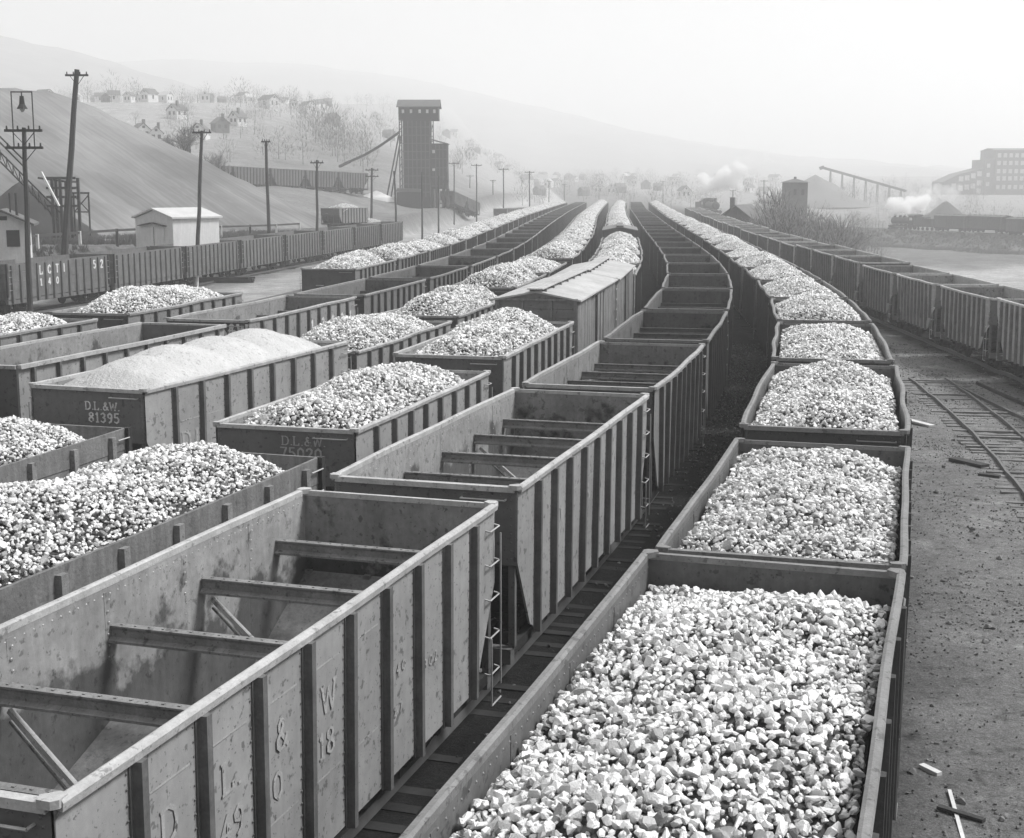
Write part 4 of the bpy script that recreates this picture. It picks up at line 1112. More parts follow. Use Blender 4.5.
tp = MB(); tp.bar(px3(73, 212, 120)+off, px3(88, 195, 120)+off, .08, .08, 'woodd'); tp.bar(px3(73, 195, 120.2)+off, px3(88, 212, 120.2)+off, .08, .08, 'woodd'); tp.obj('brace', sc_)
# dark coal pile at the left foot of the bank
def pile(name, label, x, y, rad, h, m, cat='pile', sq=1.0):
    V = [(0,0,h)]; F = []; n = 30; R = 8; rg_ = np.random.default_rng(int(rad*10))
    for k in range(1, R+1):
        for i in range(n):
            t = 2*PI*i/n; q = rad*k/R*(1+.05*math.sin(3*t+k)); V.append((q*math.cos(t)*sq, q*math.sin(t), h*(1-k/R)**1.0+rg_.normal(0, .02*h)*(k < R)-(.6 if k == R else 0)))
    for i in range(n): F.append((0, 1+i, 1+(i+1) % n))
    mb = MB(); mb.add(V, F, m)
    fs = []
    for k in range(R-1):
        for i in range(n): fs.append((1+k*n+i, 1+(k+1)*n+i, 1+(k+1)*n+(i+1) % n, 1+k*n+(i+1) % n))
    mb.f += fs; mb.m += [0]*len(fs)
    o = mb.obj(name, None, True); o.location = (x, y, gz(x, y)); return tag(o, label, cat)
M['slack'] = mat('dark_coal_slack', .035, 1, .3, .5)
pile('coal_pile', 'dark pile of coal slack under the timber trestle', onray(18, 126), 127, 7, 5.5, 'slack')
for i, (px, py, Y, w) in enumerate(((98,240,106,1.6),(108,243,104,1.4),(116,241,107,1.4))):
    mb = MB(); 
    for a in (-w/2, w/2): mb.box(a-.06, a+.06, -.06, .06, 0, .9, 'woodd'); mb.box(a-.06, a+.06, .9, 1.02, 0, .9, 'woodd')
    mb.box(-w/2-.1, w/2+.1, -.1, 1.1, .9, 1.0, 'woodd'); mb.box(-w/2+.1, w/2-.1, .1, .8, .2, .7, 'white'); x = onray(px, Y); o = mb.obj('work_bench'); o.location = (x, Y, gz(x, Y)); tag(o, ('dark timber stand behind the fence, leftmost of three','dark timber stand behind the fence, middle one of three','dark timber stand behind the fence, rightmost of three')[i], 'timber stand', 'timber stands behind the fence')
for i, (px, Y, l) in enumerate(((152,107,6),(128,104,4),(222,118,4.5))):
    mb = MB(); r = random.Random(i)
    for k in range(9): y0 = r.uniform(-.5, .5); mb.bar((-l/2+r.uniform(-.4,.4), y0, .1+.09*(k % 4)), (l/2+r.uniform(-.5,.5), y0+r.uniform(-.3,.3), .1+.1*(k % 4)), .22, .16, 'woodd')
    x = onray(px, Y); o = mb.obj('timber_stack'); o.location = (x, Y, gz(x, Y)); tag(o, ('dark stack of timbers in front of the pale shed','dark stack of timbers left of the pale shed','dark stack of timbers right of the pale shed')[i], 'timber stack', 'timber stacks behind the fence')

# ------------------------------------------------------------------ hopper strings on the upper line, lone hoppers
def line_cars(P, Q, n, label, tone, group, zs=1.0):
    P = Vector(P); Q = Vector(Q); d = (Q-P)
    for i in range(n):
        a = P+d*(i/n); b = P+d*((i+.93)/n); c = (a+b)/2
        o = KZ[i % 2].make('mid'); o.location = (c.x, c.y, c.z); o.rotation_euler = (0, -math.asin((b.z-a.z)/(b-a).length), math.atan2(d.y, d.x)); o.scale = ((b-a).length/9.9, 1, zs); paint(o, tone)
        tag(o, label(i), 'hopper car', group)
UP = (-66.0, 226.0); UQ = (-30.0, 288.0)
nm = ['cut off behind the spoil bank','second from the left','third from the left','fourth from the left','fifth from the left','sixth from the left','at the right end']
line_cars((UP[0], UP[1], gz(*UP)+.6), (UQ[0], UQ[1], gz(*UQ)+.5), 7, lambda i: 'dark hopper of the upper line train, '+nm[i], .3, 'dark hoppers on the upper line', zs=1.22)
mbt = MB()
for s in (-1, 1):
    for k in range(20):
        p = Vector(UP).lerp(Vector(UQ), k/20); q = Vector(UP).lerp(Vector(UQ), (k+1)/20); dn = Vector((q-p)).normalized(); nn = Vector((dn.y, -dn.x))*s*.75
        mbt.bar((p.x+nn.x, p.y+nn.y, gz(p.x, p.y)+.1), (q.x+nn.x, q.y+nn.y, gz(q.x, q.y)+.1), .08, .15, 'rail')
struct(mbt.obj('railway_track'))
a = (onray(447, 305), 300); b = (onray(474, 318), 318)
line_cars((a[0], a[1], gz(*a)), (b[0], b[1], gz(*b)), 2, lambda i: ('lone dark hopper touching the coal tower','lone dark hopper just right of the coal tower')[i], .4, 'hoppers beside the coal tower')
a = (onray(500, 290), 290); b = (onray(547, 312), 312)
line_cars((a[0], a[1], gz(*a)-.3), (b[0], b[1], gz(*b)-.3), 2, lambda i: ('left one of the distant hopper pair right of the tower','right one of the distant hopper pair right of the tower')[i], .5, 'distant pair of hoppers')
# two loaded cars behind the end of the gondola row
for i, (px, Y) in enumerate(((344, 192), (369, 197))):
    c = (onray(px, Y), Y); o = KL[i].make('mid'); o.location = (c[0], c[1], gz(*c)-.1); o.rotation_euler = (0, 0, 1.1); o.scale = (.7, 1, .8); paint(o, .6)
    tag(o, ('loaded car behind the far end of the wooden gondolas, left','loaded car behind the far end of the wooden gondolas, right')[i], 'hopper car', 'loaded cars by the far gondolas')
    h = link('coal_heap', HC[i]); h.location = (c[0], c[1], gz(*c)-.1-.72); h.rotation_euler = (0, 0, 1.2); h.scale = (.6, .97, 1); tag(h, ('coal heap behind the far wooden gondolas, left','coal heap behind the far wooden gondolas, right')[i], 'coal heap', 'coal heaps by the far gondolas')

# ------------------------------------------------------------------ coal tower
TY = 300.0; zt0 = gz(onray(420, TY), TY); S = TY/FPX*.98
def tx(px): return onray(px, TY)
def tz(py): return HCAM-(py-185)*S*.993
tw = thing('coal_tower', 'tall dark coal tower with gabled top house and lower wing', 'coal tower', (tx(415), TY, zt0))
def L_(px): return (px-415)*S
def Z_(py): return tz(py)-zt0
M['girt'] = mat('tower_girt_timber', .07, .9, .3, 1.0)
m1 = MB(); m1.box(L_(404.5), L_(431.5), -3, 3, Z_(198)-3, Z_(121), 'tower'); m1.obj('bin_shaft', tw)
m1 = MB(); x0, x1, z0, z1, zr = L_(400.5), L_(439.5), Z_(121), Z_(108), Z_(102); y0, y1 = -3.4, 3.6
m1.box(x0, x1, y0, y1, z0, z1, 'tower')
tph = m1.obj('top_house', tw)
m1 = MB(); m1.prism([(y0,z1+.01),(y1,z1+.01),(.1,zr)], 'x', x0+.05, x1-.05, 'tower')
for (ya, za, yb, zb) in ((y0-.4, z1-.25, .1, zr+.1), (.1, zr+.1, y1+.4, z1-.25)):
    vs = [(x0-.4,ya,za+.06),(x1+.4,ya,za+.06),(x1+.4,yb,zb+.06),(x0-.4,yb,zb+.06)]; vs += [(p,q,r_+.15) for p,q,r_ in vs]
    m1.add(vs, [(3,2,1,0),(4,5,6,7),(0,1,5,4),(1,2,6,5),(2,3,7,6),(3,0,4,7)], 'roofd')
m1.obj('roof', tph)
for px in (405, 413, 421.5, 429, 436):
    g = MB(); g.box(L_(px)-.25, L_(px)+.25, y0-.06, y0-.004, Z_(114.5), Z_(111), 'glass'); g.obj('window', tph)
m1 = MB(); m1.box(L_(432), L_(448.5), -2.5, 2.5, Z_(189)-.0, Z_(144), 'tower'); wg = m1.obj('lower_wing', tw)
m1 = MB(); m1.prism([(L_(430.7),Z_(140)),(L_(449.5),Z_(145)),(L_(449.5),Z_(144)),(L_(430.7),Z_(139))], 'y', -2.8, 2.8, 'roofd'); m1.obj('roof', wg)
for py in (152, 169.5):
    g = MB(); g.box(L_(433.3), L_(436.0), -2.58, -2.503, Z_(py+1.6), Z_(py-1.6), 'glass'); g.obj('window', wg)
m1 = MB()
for px in (433, 437, 444, 448): m1.box(L_(px)-.25, L_(px)+.25, -2.4, 2.4, Z_(200)-2.5, Z_(189), 'tower')
m1.obj('leg', wg)
fr = MB()
for k in range(9): z_ = Z_(128+k*8); fr.box(L_(404.2), L_(431.8), -3.12, -3.003, z_-.09, z_+.09, 'girt')
for k in range(7): x_ = L_(405.2+k*4.3); fr.box(x_-.1, x_+.1, -3.2, -3.125, Z_(197), Z_(122), 'girt')
fr.obj('cladding_girts', tw)
fr = MB()
for k in range(5): z_ = Z_(150+k*9); fr.box(L_(432.2), L_(448.3), -2.62, -2.503, z_-.09, z_+.09, 'girt')
for k in range(4): x_ = L_(436.8+k*3.6); fr.box(x_-.1, x_+.1, -2.7, -2.625, Z_(188.5), Z_(145.5), 'girt')
fr.obj('girts', wg)
fr = MB()
for px in (401.2, 403.4):
    for y in (-3.2, 3.2): fr.bar((L_(px),y,Z_(197)-2),(L_(px),y,Z_(121)),.22,.22,'tower')
for k in range(11): fr.bar((L_(401.2),-3.2,Z_(195-k*7)),(L_(403.4),-3.2,Z_(191-k*7)),.12,.12,'tower'); fr.bar((L_(401.2),3.2,Z_(195-k*7)),(L_(401.2),-3.2,Z_(195-k*7)),.12,.12,'tower')
fr.bar((L_(387),-3,Z_(191)-2),(L_(400.5),-3,Z_(136)),.35,.3,'tower'); fr.bar((L_(389),3,Z_(191)-2),(L_(400.5),3,Z_(136)),.35,.3,'tower'); fr.obj('braced_frame', tw)
fr = MB()
for py in (122, 127, 132, 137, 142): fr.bar((L_(431.5),-2.8,Z_(py)),(L_(434.8),-2.8,Z_(py)),.12,.14,'tower')
fr.bar((L_(434.6),-2.8,Z_(144)),(L_(434.6),-2.8,Z_(121)),.2,.2,'tower'); fr.bar((L_(431.5),-2.8,Z_(137)),(L_(434.6),-2.8,Z_(124)),.14,.14,'tower'); fr.obj('stair_frame', tw)
fr = MB()
pts_ = [(400,132.5),(390,139.5),(378,147.5),(365,155),(350,161.5),(335,166)]
for (a, b) in zip(pts_[:-1], pts_[1:]): fr.bar((L_(a[0]),0,Z_(a[1])),(L_(b[0]),8,Z_(b[1])),.5,.5,'tower') if b is pts_[-1] else fr.bar((L_(a[0]),0,Z_(a[1])),(L_(b[0]),0,Z_(b[1])),.5,.5,'tower')
fr.obj('hoist_cable_conveyor', tw)
m1 = MB(); m1.box(L_(399), L_(423), -7, -3.2, Z_(198)-2.5, Z_(192), 'tower'); an = m1.obj('annex', tw)
m1 = MB(); m1.prism([(L_(398),Z_(191.6)),(L_(423.5),Z_(191.6)),(L_(423),Z_(189)),(L_(400),Z_(188))], 'y', -7.4, -3.1, 'roofd'); m1.obj('roof', an)
m1 = MB(); m1.bar((L_(443),-2.8,Z_(190)-2),(L_(448),-2.8,Z_(172)),.4,.4,'tower'); m1.box(L_(444), L_(449.5), -4, -2.52, Z_(183), Z_(180), 'tower'); m1.obj('loading_spout', tw)
# white sand heap by the tower
M['snow'] = mat('white_sand', .6, 1, .1, 1)
pile('sand_heap', 'bright white sand heap at the left foot of the coal tower', onray(376, 294), 294, 2.6, 1.7, 'snow', 'heap', 1.6)

# ------------------------------------------------------------------ houses and trees on the hillside
pre = [(6,90,330,4.5,'white hazy house cut off by the left edge on the hill crest'),(27,88,340,6,'broad pale house behind the spoil bank crest at the left'),(97,103,360,5.5,'pale house right of the tall leaning pole top'),(143,107,370,5,'dark roofed house on the meadow above the bank'),(158,113,365,4.5,'smaller pale house beside the dark roofed house on the meadow'),(202,119,380,5.5,'steep gabled pale house above the bare tree'),(222,118,400,5.2,'hazy dark house right of the steep gabled pale house'),(180,110,420,5,'white hazy house between the meadow houses and the steep gable'),(110,112,350,4,'low grey cottage below the pale house by the leaning pole'),(240,128,420,4.5,'small hazy house above the upper line, right of the hazy dark house'),(55,98,330,3.5,'hazy grey outbuilding left of the tall leaning pole')]
for i, (px, py, Y, w, lb) in enumerate(pre):
    x = onray(px, Y); z = HCAM-(py+5-185)*Y/FPX; g = gz(x, Y)
    o = gable_house('house', lb, 'house', (x, Y, min(z, g+6) if False else g), rr.uniform(-.9,.9), w*.75, w*.9, 2.4, 1.6, 'white' if i not in (6,8) else 'brick', 'roofd' if i % 3 else 'brick', .3, 2, True, 'houses on the left hill')
    o.name = 'house'
r = random.Random(23)
proto = []
for k in range(4):
    w = r.uniform(4.2, 5.6); t = gable_house('house', 'tiny hazy house of the town across the valley', 'house', (0,0,0), 0, w, w*r.uniform(1.1,1.5), r.uniform(3.4,4.4), 1.9, ('white','white','brick','white')[k], ('roofd','brick','roofd','roofl')[k], .3, 1, False, 'town houses across the valley'); proto.append(t)
spots = []
for _ in range(38): spots.append((r.uniform(40, 400), r.uniform(470, 760)))
for _ in range(60): spots.append((r.uniform(440, 780), r.uniform(620, 1250)))
for i, (px, Y) in enumerate(spots):
    t = proto[i] if i < 4 else dup_tree(proto[i % 4]); x = onray(px, Y); t.location = (x, Y, gz(x, Y)-.1); t.rotation_euler = (0,0,r.uniform(-1.5,1.5)); k_ = r.uniform(.6,.85) if px < 400 else r.uniform(.75,1.0); t.scale = (k_,k_,k_)
    t['label'] = 'tiny hazy house of the town on the slope left of the tower' if px < 400 else 'tiny hazy house of the town across the valley'
    t['group'] = 'houses on the slope left of the tower' if px < 400 else 'town houses across the valley'

def bare_tree_meshes(seed, H, spread=.5, levels=5, trunk=.18, multi=1, dens=3):
    r = random.Random(seed); a = MB(); b = MB()
    def grow(p, d, l, rad, lv):
        q = p+d*l; n = 6 if lv == 0 else (4 if lv < 3 else 3); (a if lv < 2 else b).tube(p, q, rad, rad*.68, n, 'bark' if lv < 3 else 'twig', False)
        if lv >= levels: return
        for k in range(dens if lv else dens+1):
            ax = Vector((r.gauss(0,1), r.gauss(0,1), r.gauss(0,.5))).normalized()
            nd = (d+ax*spread*r.uniform(.6,1.5)+Vector((0,0,.12))).normalized()
            st = p+d*l*r.uniform(.45, 1.0) if k else q
            grow(st, nd, l*r.uniform(.58,.82), rad*.58, lv+1)
    for k in range(multi):
        ang = r.uniform(0, 6.28); d = Vector((math.cos(ang)*.35*(multi > 1), math.sin(ang)*.35*(multi > 1), 1)).normalized()
        grow(Vector((math.cos(ang)*.3*(multi > 1), math.sin(ang)*.3*(multi > 1), -.3)), d, H*.28, trunk, 0)
    return a.mesh('trunk', fix=False), b.mesh('crown', fix=False)
TM = [bare_tree_meshes(40+i, 1.0*h, sp, lv, tr, mu, de) for i, (h, sp, lv, tr, mu, de) in enumerate(((9,.62,5,.24,3,3),(7,.55,5,.15,4,3),(8,.5,5,.16,2,3),(6,.7,5,.12,5,3)))]
def tree(label, k, px, Y, sc=1.0, rz=0, group='bare trees right of the yard', z=None, tone=1):
    x = onray(px, Y); t = thing('bare_tree', label, 'tree', (x, Y, gz(x, Y) if z is None else z), rz, group); t.scale = (sc, sc, sc)
    link('trunk', TM[k][0], t).color = (tone,)*3+(1,); link('crown', TM[k][1], t).color = (tone,)*3+(1,); return t
tree('large spreading bare tree above the end of the spoil bank', 0, 194, 215, 1.15, .4, 'bare trees by the spoil bank', z=9.5)
tree('forked bare tree left of the pole by the shed', 2, 176, 222, .95, 2, 'bare trees by the spoil bank', z=10.5)
tree('thin bare tree right of the large spreading bare tree', 1, 217, 235, 1.0, 3, 'bare trees by the spoil bank', z=8.6)
TL = [('bare bush between the gabled house and the tall hip roofed building',1,772,205,1.0),('twiggy bare tree in front of the tall hip roofed building',0,790,190,.95),('bare tree right of the tall hip roofed building',2,812,200,1.15),('widest bare tree before the pale coal mound',0,826,205,1.05),('low twiggy bush behind the white flat shed',3,845,200,.8),('leaning bare shrub at the foot of the dark low building',3,803,178,.8),('bare bush close behind the gabled house',1,762,240,.9),('slender bare tree left of the hip roofed building',2,776,260,1.3),('thin bare shrub just left of the white flat shed',3,826,172,.7),('faint bare shrub at the foot of the pale mound',1,852,260,.9)]
for i, (lb, k, px, Y, sc) in enumerate(TL): tree(lb, k, px, Y, sc*1.25, i*1.3)
# far woods: one soft mass of small twig clumps
M['ftwig'] = mat('far_twigs', .13, .9, .3, .1)
def woods(name, label, spots, m):
    V = []; F = []; r = random.Random(77)
    for (x, y, h) in spots:
        z = gz(x, y)
        for _ in range(150):
            a = r.uniform(0, 6.28); q = h*.42*math.sqrt(r.random()); zz = z+h*(.12+.8*r.random()*(1-.5*(q/(h*.42))**2)); s = h*r.uniform(.07,.16)
            c = Vector((x+q*math.cos(a), y+q*math.sin(a), zz)); o = len(V); d = Vector((math.cos(a)*.6, math.sin(a)*.6, r.uniform(.3, 1.2)))*s; e = Vector((math.sin(a), -math.cos(a), 0))*.007*h
            V += [tuple(c-e), tuple(c+e), tuple(c+d)]
            F.append((o,o+1,o+2))
        o = len(V); V += [(x-.1,y,z-.3),(x+.1,y,z-.3),(x,y,z+h*.7)]; F.append((o,o+1,o+2))
    me = fast_mesh(name, np.array(V), np.array(F), m); ob = link(name, me); ob['kind'] = 'stuff'; ob['label'] = label
sp = []
for _ in range(40): px = r.uniform(250, 370); Y = r.uniform(340, 520); sp.append((onray(px, Y), Y, r.uniform(6, 11)))
for _ in range(8): px = r.uniform(315, 355); Y = r.uniform(380, 420); sp.append((onray(px, Y), Y, r.uniform(10, 15)))
for _ in range(260): px = r.uniform(60, 760); Y = r.uniform(480, 1250); sp.append((onray(px, Y), Y, r.uniform(6, 12)))
for _ in range(120): px = r.uniform(770, 1100); Y = r.uniform(420, 900); sp.append((onray(px, Y), Y, r.uniform(5, 10)))
for _ in range(22): px = r.uniform(130, 300); Y = r.uniform(340, 460); sp.append((onray(px, Y), Y, r.uniform(4, 8)))
woods('far_trees', 'hazy leafless trees scattered over the far slopes', sp, 'ftwig')
sp = []
for _ in range(80): px = r.uniform(766, 850); Y = r.uniform(180, 270); sp.append((onray(px, Y), Y, r.uniform(6, 10)))
for _ in range(40): px = r.uniform(850, 885); Y = r.uniform(270, 420); sp.append((onray(px, Y), Y, r.uniform(3, 6)))
woods('brushwood', 'leafless brush growing behind the dark hoppers at the right', sp, 'ftwig')

# ------------------------------------------------------------------ right side buildings
def rx(px, Y): return onray(px, Y)
Y = 225; hb = gable_house('house', 'dark gabled house with a chimney beyond the dark hoppers', 'house', (rx(747, Y), Y+3, gz(rx(747, Y), Y)), -.42, 5.2, 9.5, 3.2, 1.9, 'woodd', 'roofd', .5, 2, False)
c = MB(); c.box(-1.9,-1.2,-1.2,-.4,3.8,6.4,'brick'); c.obj('chimney', hb)
Y = 300; x = rx(795, Y); g = gz(x, Y)
t = thing('hip_roof_building', 'tall square building with low hip roof rising over the bare trees', 'building', (x, Y, g), .25)
m1 = MB(); h = zray(182.5, Y, g); m1.box(-2.0, 2.0, -2.0, 2.0, -2, h, 'brick'); m1.obj('wall', t)
m1 = MB(); m1.add([(-2.4,-2.4,h),(2.4,-2.4,h),(2.4,2.4,h),(-2.4,2.4,h),(0,0,h+.85)], [(0,1,4),(1,2,4),(2,3,4),(3,0,4),(3,2,1,0)], 'roofd'); m1.box(-.2,.2,-.2,.2,h+.7,h+1.2,'roofd'); m1.obj('roof', t)
for s in (-1, 1): m1 = MB(); m1.box(s*.9-.3, s*.9+.3, -2.05, -1.99, h-2.6, h-1.4, 'iron'); m1.obj('window', t)
Y = 205; gable_house('house', 'dark low building behind the leaning bare shrub', 'house', (rx(818, Y), Y, gz(rx(818, Y), Y)), .5, 5.0, 6.5, 3.2, 1.2, 'woodd', 'roofd', .4, 2, False)
Y = 158; x = rx(852, Y); t = thing('flat_roof_shed', 'white low shed with a flat roof beyond the dark hoppers', 'shed', (x, Y, gz(x, Y)), .12)
m1 = MB(); m1.box(-1.5,1.5,-1.1,1.1,-.5,1.15,'white'); m1.obj('wall', t)
m1 = MB(); m1.prism([(-1.25,1.155),(1.25,1.155),(1.25,1.26),(-1.25,1.4)], 'x', -1.7, 1.7, 'roofl'); m1.obj('roof', t)
m1 = MB(); m1.box(.3,.9,-1.14,-1.09,-.3,.95,'iron'); m1.obj('door', t)
x = rx(871, 160); mb = MB()
for k in range(6): mb.bar((-1+k*.4,0,-.3),(-1+k*.4+.05,0,.9+.2*(k % 2)),.1,.1,'woodd')
mb.bar((-1.1,0,.6),(1.1,0,.65),.08,.12,'woodd'); o = mb.obj('paling_fence'); o.location = (x, 160, gz(x, 160)); tag(o, 'short dark paling fence beside the white flat shed', 'fence')
# coal mound and conveyor trestle
Y = 560; pile('coal_mound', 'pale smooth coal mound behind the hip roofed building', rx(815, Y), Y, 21, 12.0, 'bankp' if 'bankp' in M else 'hill', 'mound')
Y = 590; x0 = rx(823, Y); x1 = rx(906, Y); g = gz(x0, Y)
cv = thing('conveyor_trestle', 'thin sloping conveyor on trestle legs in the haze', 'conveyor', (x0, Y, g))
zA = zray(168, Y, g); zB = zray(191, Y, g)
m1 = MB(); m1.bar((0,0,zA),(x1-x0,0,zB),2.0,.9,'brick'); m1.bar((0,0,zA+.4),(-1.5,0,zA-.2),2.2,1.2,'brick'); m1.obj('gallery', cv)
for k in range(7):
    f = (k+.6)/7; m1 = MB(); xx = (x1-x0)*f; zz = zA+(zB-zA)*f
    for y in (-1, 1): m1.bar((xx,y*2,-5),(xx,y*.8,zz),.3,.3,'brick')
    m1.bar((xx,-1.5,zz*.4),(xx,1.5,zz*.4),.2,.2,'brick'); m1.obj('trestle_leg', cv)
# coal breaker
Y = 700; bx = rx(1005, Y); g = gz(bx, Y); S7 = Y/FPX*.98
bk = thing('coal_breaker', 'huge stepped coal breaker with rows of windows at the right edge', 'coal breaker', (bx, Y, g), .0)
def bl(px): return (px-1005)*S7
def bz(py): return HCAM-(py-185)*S7-g
m1 = MB(); m1.box(bl(988), bl(1075), -9, 14, bz(197), bz(151), 'brick'); mm_ = m1.obj('main_block', bk)
m1 = MB(); m1.prism([(-9.6,bz(151)+.01),(14.6,bz(151)+.01),(2.5,bz(148.5))], 'x', bl(987), bl(1076), 'roofd'); m1.obj('roof', mm_)
for i, py in enumerate((156, 163.5, 171.5, 178.5, 187)):
    for k in range(15):
        px = 991.5+k*5.8; g_ = MB(); g_.box(bl(px)-.85, bl(px)+.85, -9.1, -8.99, bz(py+2.1), bz(py-2.1), 'glass'); g_.obj('window', mm_)
m1 = MB(); m1.box(bl(978.5), bl(987.8), -8, 12, bz(197), bz(160), 'brick'); st_ = m1.obj('stair_block', bk)
for py in (166, 175, 184): g_ = MB(); g_.box(bl(982)-.8, bl(982)+.8, -8.1, -7.99, bz(py+2), bz(py-2), 'glass'); g_.obj('window', st_)
m1 = MB(); m1.prism([(bl(978.3),bz(199)),(bl(978.3),bz(168)),(bl(955),bz(174)),(bl(938),bz(182)),(bl(938),bz(199))], 'y', -7, 11, 'brick'); sl = m1.obj('sloping_wing', bk)
for px, pys in ((956,(179,188)),(962,(178,187)),(968,(176,186)),(974,(174,183,191)),(949,(186,))):
    for py in pys: g_ = MB(); g_.box(bl(px)-1.1, bl(px)+1.1, -7.1, -6.99, bz(py+2.5), bz(py-2.5), 'glass'); g_.obj('window', sl)
m1 = MB()
for k in range(11): m1.box(bl(982+k*8.5)-.6, bl(982+k*8.5)+.6, -8.5, -7.3, -4, bz(197), 'brick')
m1.obj('column', bk)
m1 = MB(); m1.box(bl(983), bl(1070), -4, 12, -4, bz(197)-.01, 'brick'); m1.obj('ground_floor', bk)
Y = 480; pile('coal_pile', 'dark conical pile between the steam and the breaker', rx(947, Y), Y, 8.5, 6.5, 'slack', 'pile')

# ------------------------------------------------------------------ locomotives
def locomotive(label, loc, rz, sc=1.0):
    t = thing('steam_locomotive', label, 'locomotive', loc, rz); m = 'loco'      # front at -x
    b = MB(); b.tube((-4.2,0,2.5),(2.2,0,2.55),.92,1.0,18,m); b.obj('boiler', t)
    b = MB(); b.tube((-5.2,0,2.5),(-4.2,0,2.5),.96,.96,18,m); b.tube((-5.32,0,2.5),(-5.2,0,2.5),.55,.8,14,m); sb = b.obj('smokebox', t)
    b = MB(); b.tube((-4.7,0,3.3),(-4.7,0,4.3),.28,.36,12,m); b.obj('chimney', sb)
    b = MB(); b.tube((-5.0,0,3.5),(-5.3,0,3.5),.22,.22,10,m); b.box(-5.0,-4.9,-.05,.05,3.3,3.6,m); b.obj('headlamp', sb)
    for x, r_, z in ((-2.6,.42,4.0),(-.9,.45,3.95),(1.2,.3,3.9)): b = MB(); b.tube((x,0,3.3),(x,0,z-.2),r_,r_,12,m); b.tube((x,0,z-.2),(x,0,z),r_,r_*.4,12,m); b.obj('dome', t)
    b = MB(); b.box(2.2,4.2,-1.45,1.45,1.5,3.8,m); b.prism([(-1.7,3.8),(1.7,3.8),(1.2,4.15),(0,4.3),(-1.2,4.15)], 'x', 2.0, 4.6, m); cb_ = b.obj('cab', t)
    for s in (-1, 1): b = MB(); y0, y1 = sorted((s*1.44, s*1.47)); b.box(2.6,3.7,y0,y1,2.7,3.4,'glass'); b.obj('window', cb_)
    b = MB(); b.box(-5.4,4.2,-.55,.55,1.0,1.5,m); b.box(-5.6,-5.3,-1.4,1.4,.9,1.35,m); b.prism([(-5.6,.9),(-5.5,.3),(-6.2,.25)], 'y', -1.2, 1.2, m)
    for s in (-1, 1): b.box(-5.0,2.2,s*1.3-.25,s*1.3+.25,1.75,1.83,m); y0, y1 = sorted((s*.95, s*1.45)); b.tube((-5.0,s*1.15,1.1),(-3.8,s*1.15,1.1),.38,.38,12,m)
    b.obj('running_gear_frame', t)
    for x, r_ in ((-4.9,.42),(-2.9,.78),(-1.2,.78),(.5,.78),(2.2,.78)):
        for s in (-1, 1): b = MB(); b.tube((x,s*.8,.22+r_),(x,s*.68,.22+r_),r_,r_,18,m); b.obj('wheel', t)
    b = MB(); b.bar((-3.8,-1.0,1.0),(.5,-1.0,1.0),.08,.14,'rail'); b.bar((-3.8,1.0,1.0),(.5,1.0,1.0),.08,.14,'rail'); b.obj('side_rod', t)
    b = MB(); b.box(4.7,11.0,-1.45,1.45,1.15,3.3,m); b.box(4.9,7.6,-1.2,1.2,3.3,3.6,'slack' if False else m); td = b.obj('tender', t)
    for x in (5.4,6.9,8.9,10.4):
        for s in (-1, 1): b = MB(); b.tube((x,s*.8,.64),(x,s*.68,.64),.42,.42,14,m); b.obj('wheel', td)
    t.scale = (sc, sc, sc); return t
pA = TR_A+TR_D*7.0; ang = math.atan2(TR_D[1], TR_D[0])
locomotive('steam locomotive heading the train on the right embankment', (pA[0], pA[1], gz(*pA)+.0), ang, .92)
locomotive('far steam locomotive smoking behind the dark hoppers', (cx('Y', 372), 372, gz(cx('Y', 372), 372)), PI/2+.08, 1.1)
for k in range(3):
    p = TR_A+TR_D*(23.2+k*11.4); o = KB.make('mid'); o.location = (p[0], p[1], gz(*p)); o.rotation_euler = (0,0,ang); o.scale = (.94,1,.9); paint(o, (.42,.34,.4)[k])
    tag(o, ('boxcar coupled behind the tender on the embankment','second boxcar of the embankment train','third boxcar of the embankment train, at the right edge')[k], 'boxcar', 'boxcars of the embankment train')
    for c in o.children:
        if c.name.startswith('roof'): c.color = (.35,.35,.35,1)

# steam and smoke as real volumes
def plume(name, label, pts, dens, col, seed, n=60):
    r = random.Random(seed); P = [Vector(c) for c, _ in pts]; R_ = [x for _, x in pts]
    mbd = bpy.data.metaballs.new('puffs'); mbd.resolution = .35; mbd.threshold = .12; ob = bpy.data.objects.new('puffs', mbd); COL.objects.link(ob)
    for _ in range(n):
        t = r.random()**.8*(len(P)-1); i = min(int(t), len(P)-2); f = t-i; c = P[i].lerp(P[i+1], f); R = R_[i]*(1-f)+R_[i+1]*f
        e = mbd.elements.new(); e.co = (c+Vector((r.gauss(0,1), r.gauss(0,1), r.gauss(0,1)))*R*.42)-P[0]; e.radius = R*r.uniform(.35, .85)
    dg = bpy.context.evaluated_depsgraph_get(); me = bpy.data.meshes.new_from_object(ob.evaluated_get(dg)); bpy.data.objects.remove(ob); me.name = name
    m = bpy.data.materials.new(name+'_vapour'); m.use_nodes = True; nt = m.node_tree; nt.nodes.remove(nt.nodes['Principled BSDF'])
    v = nt.nodes.new('ShaderNodeVolumePrincipled'); v.inputs['Color'].default_value = (col,)*3+(1,); v.inputs['Density'].default_value = dens; v.inputs['Anisotropy'].default_value = .3
    nt.links.new(v.outputs[0], nt.nodes['Material Output'].inputs['Volume']); me.materials.clear(); me.materials.append(m)
    o = link(name, me); o.location = P[0]; o['kind'] = 'stuff'; o['label'] = label; return o
Y = 372
def at(px, py, Y): return (onray(px, Y), Y, zray(py, Y))
plume('steam_cloud', 'white steam blowing right from the far locomotive', [(at(698,194,Y),1.1),(at(706,188,Y),2.0),(at(716,183,Y),2.8),(at(728,178,Y),2.8),(at(738,172,Y),2.4)], .6, .998, 1, 70)
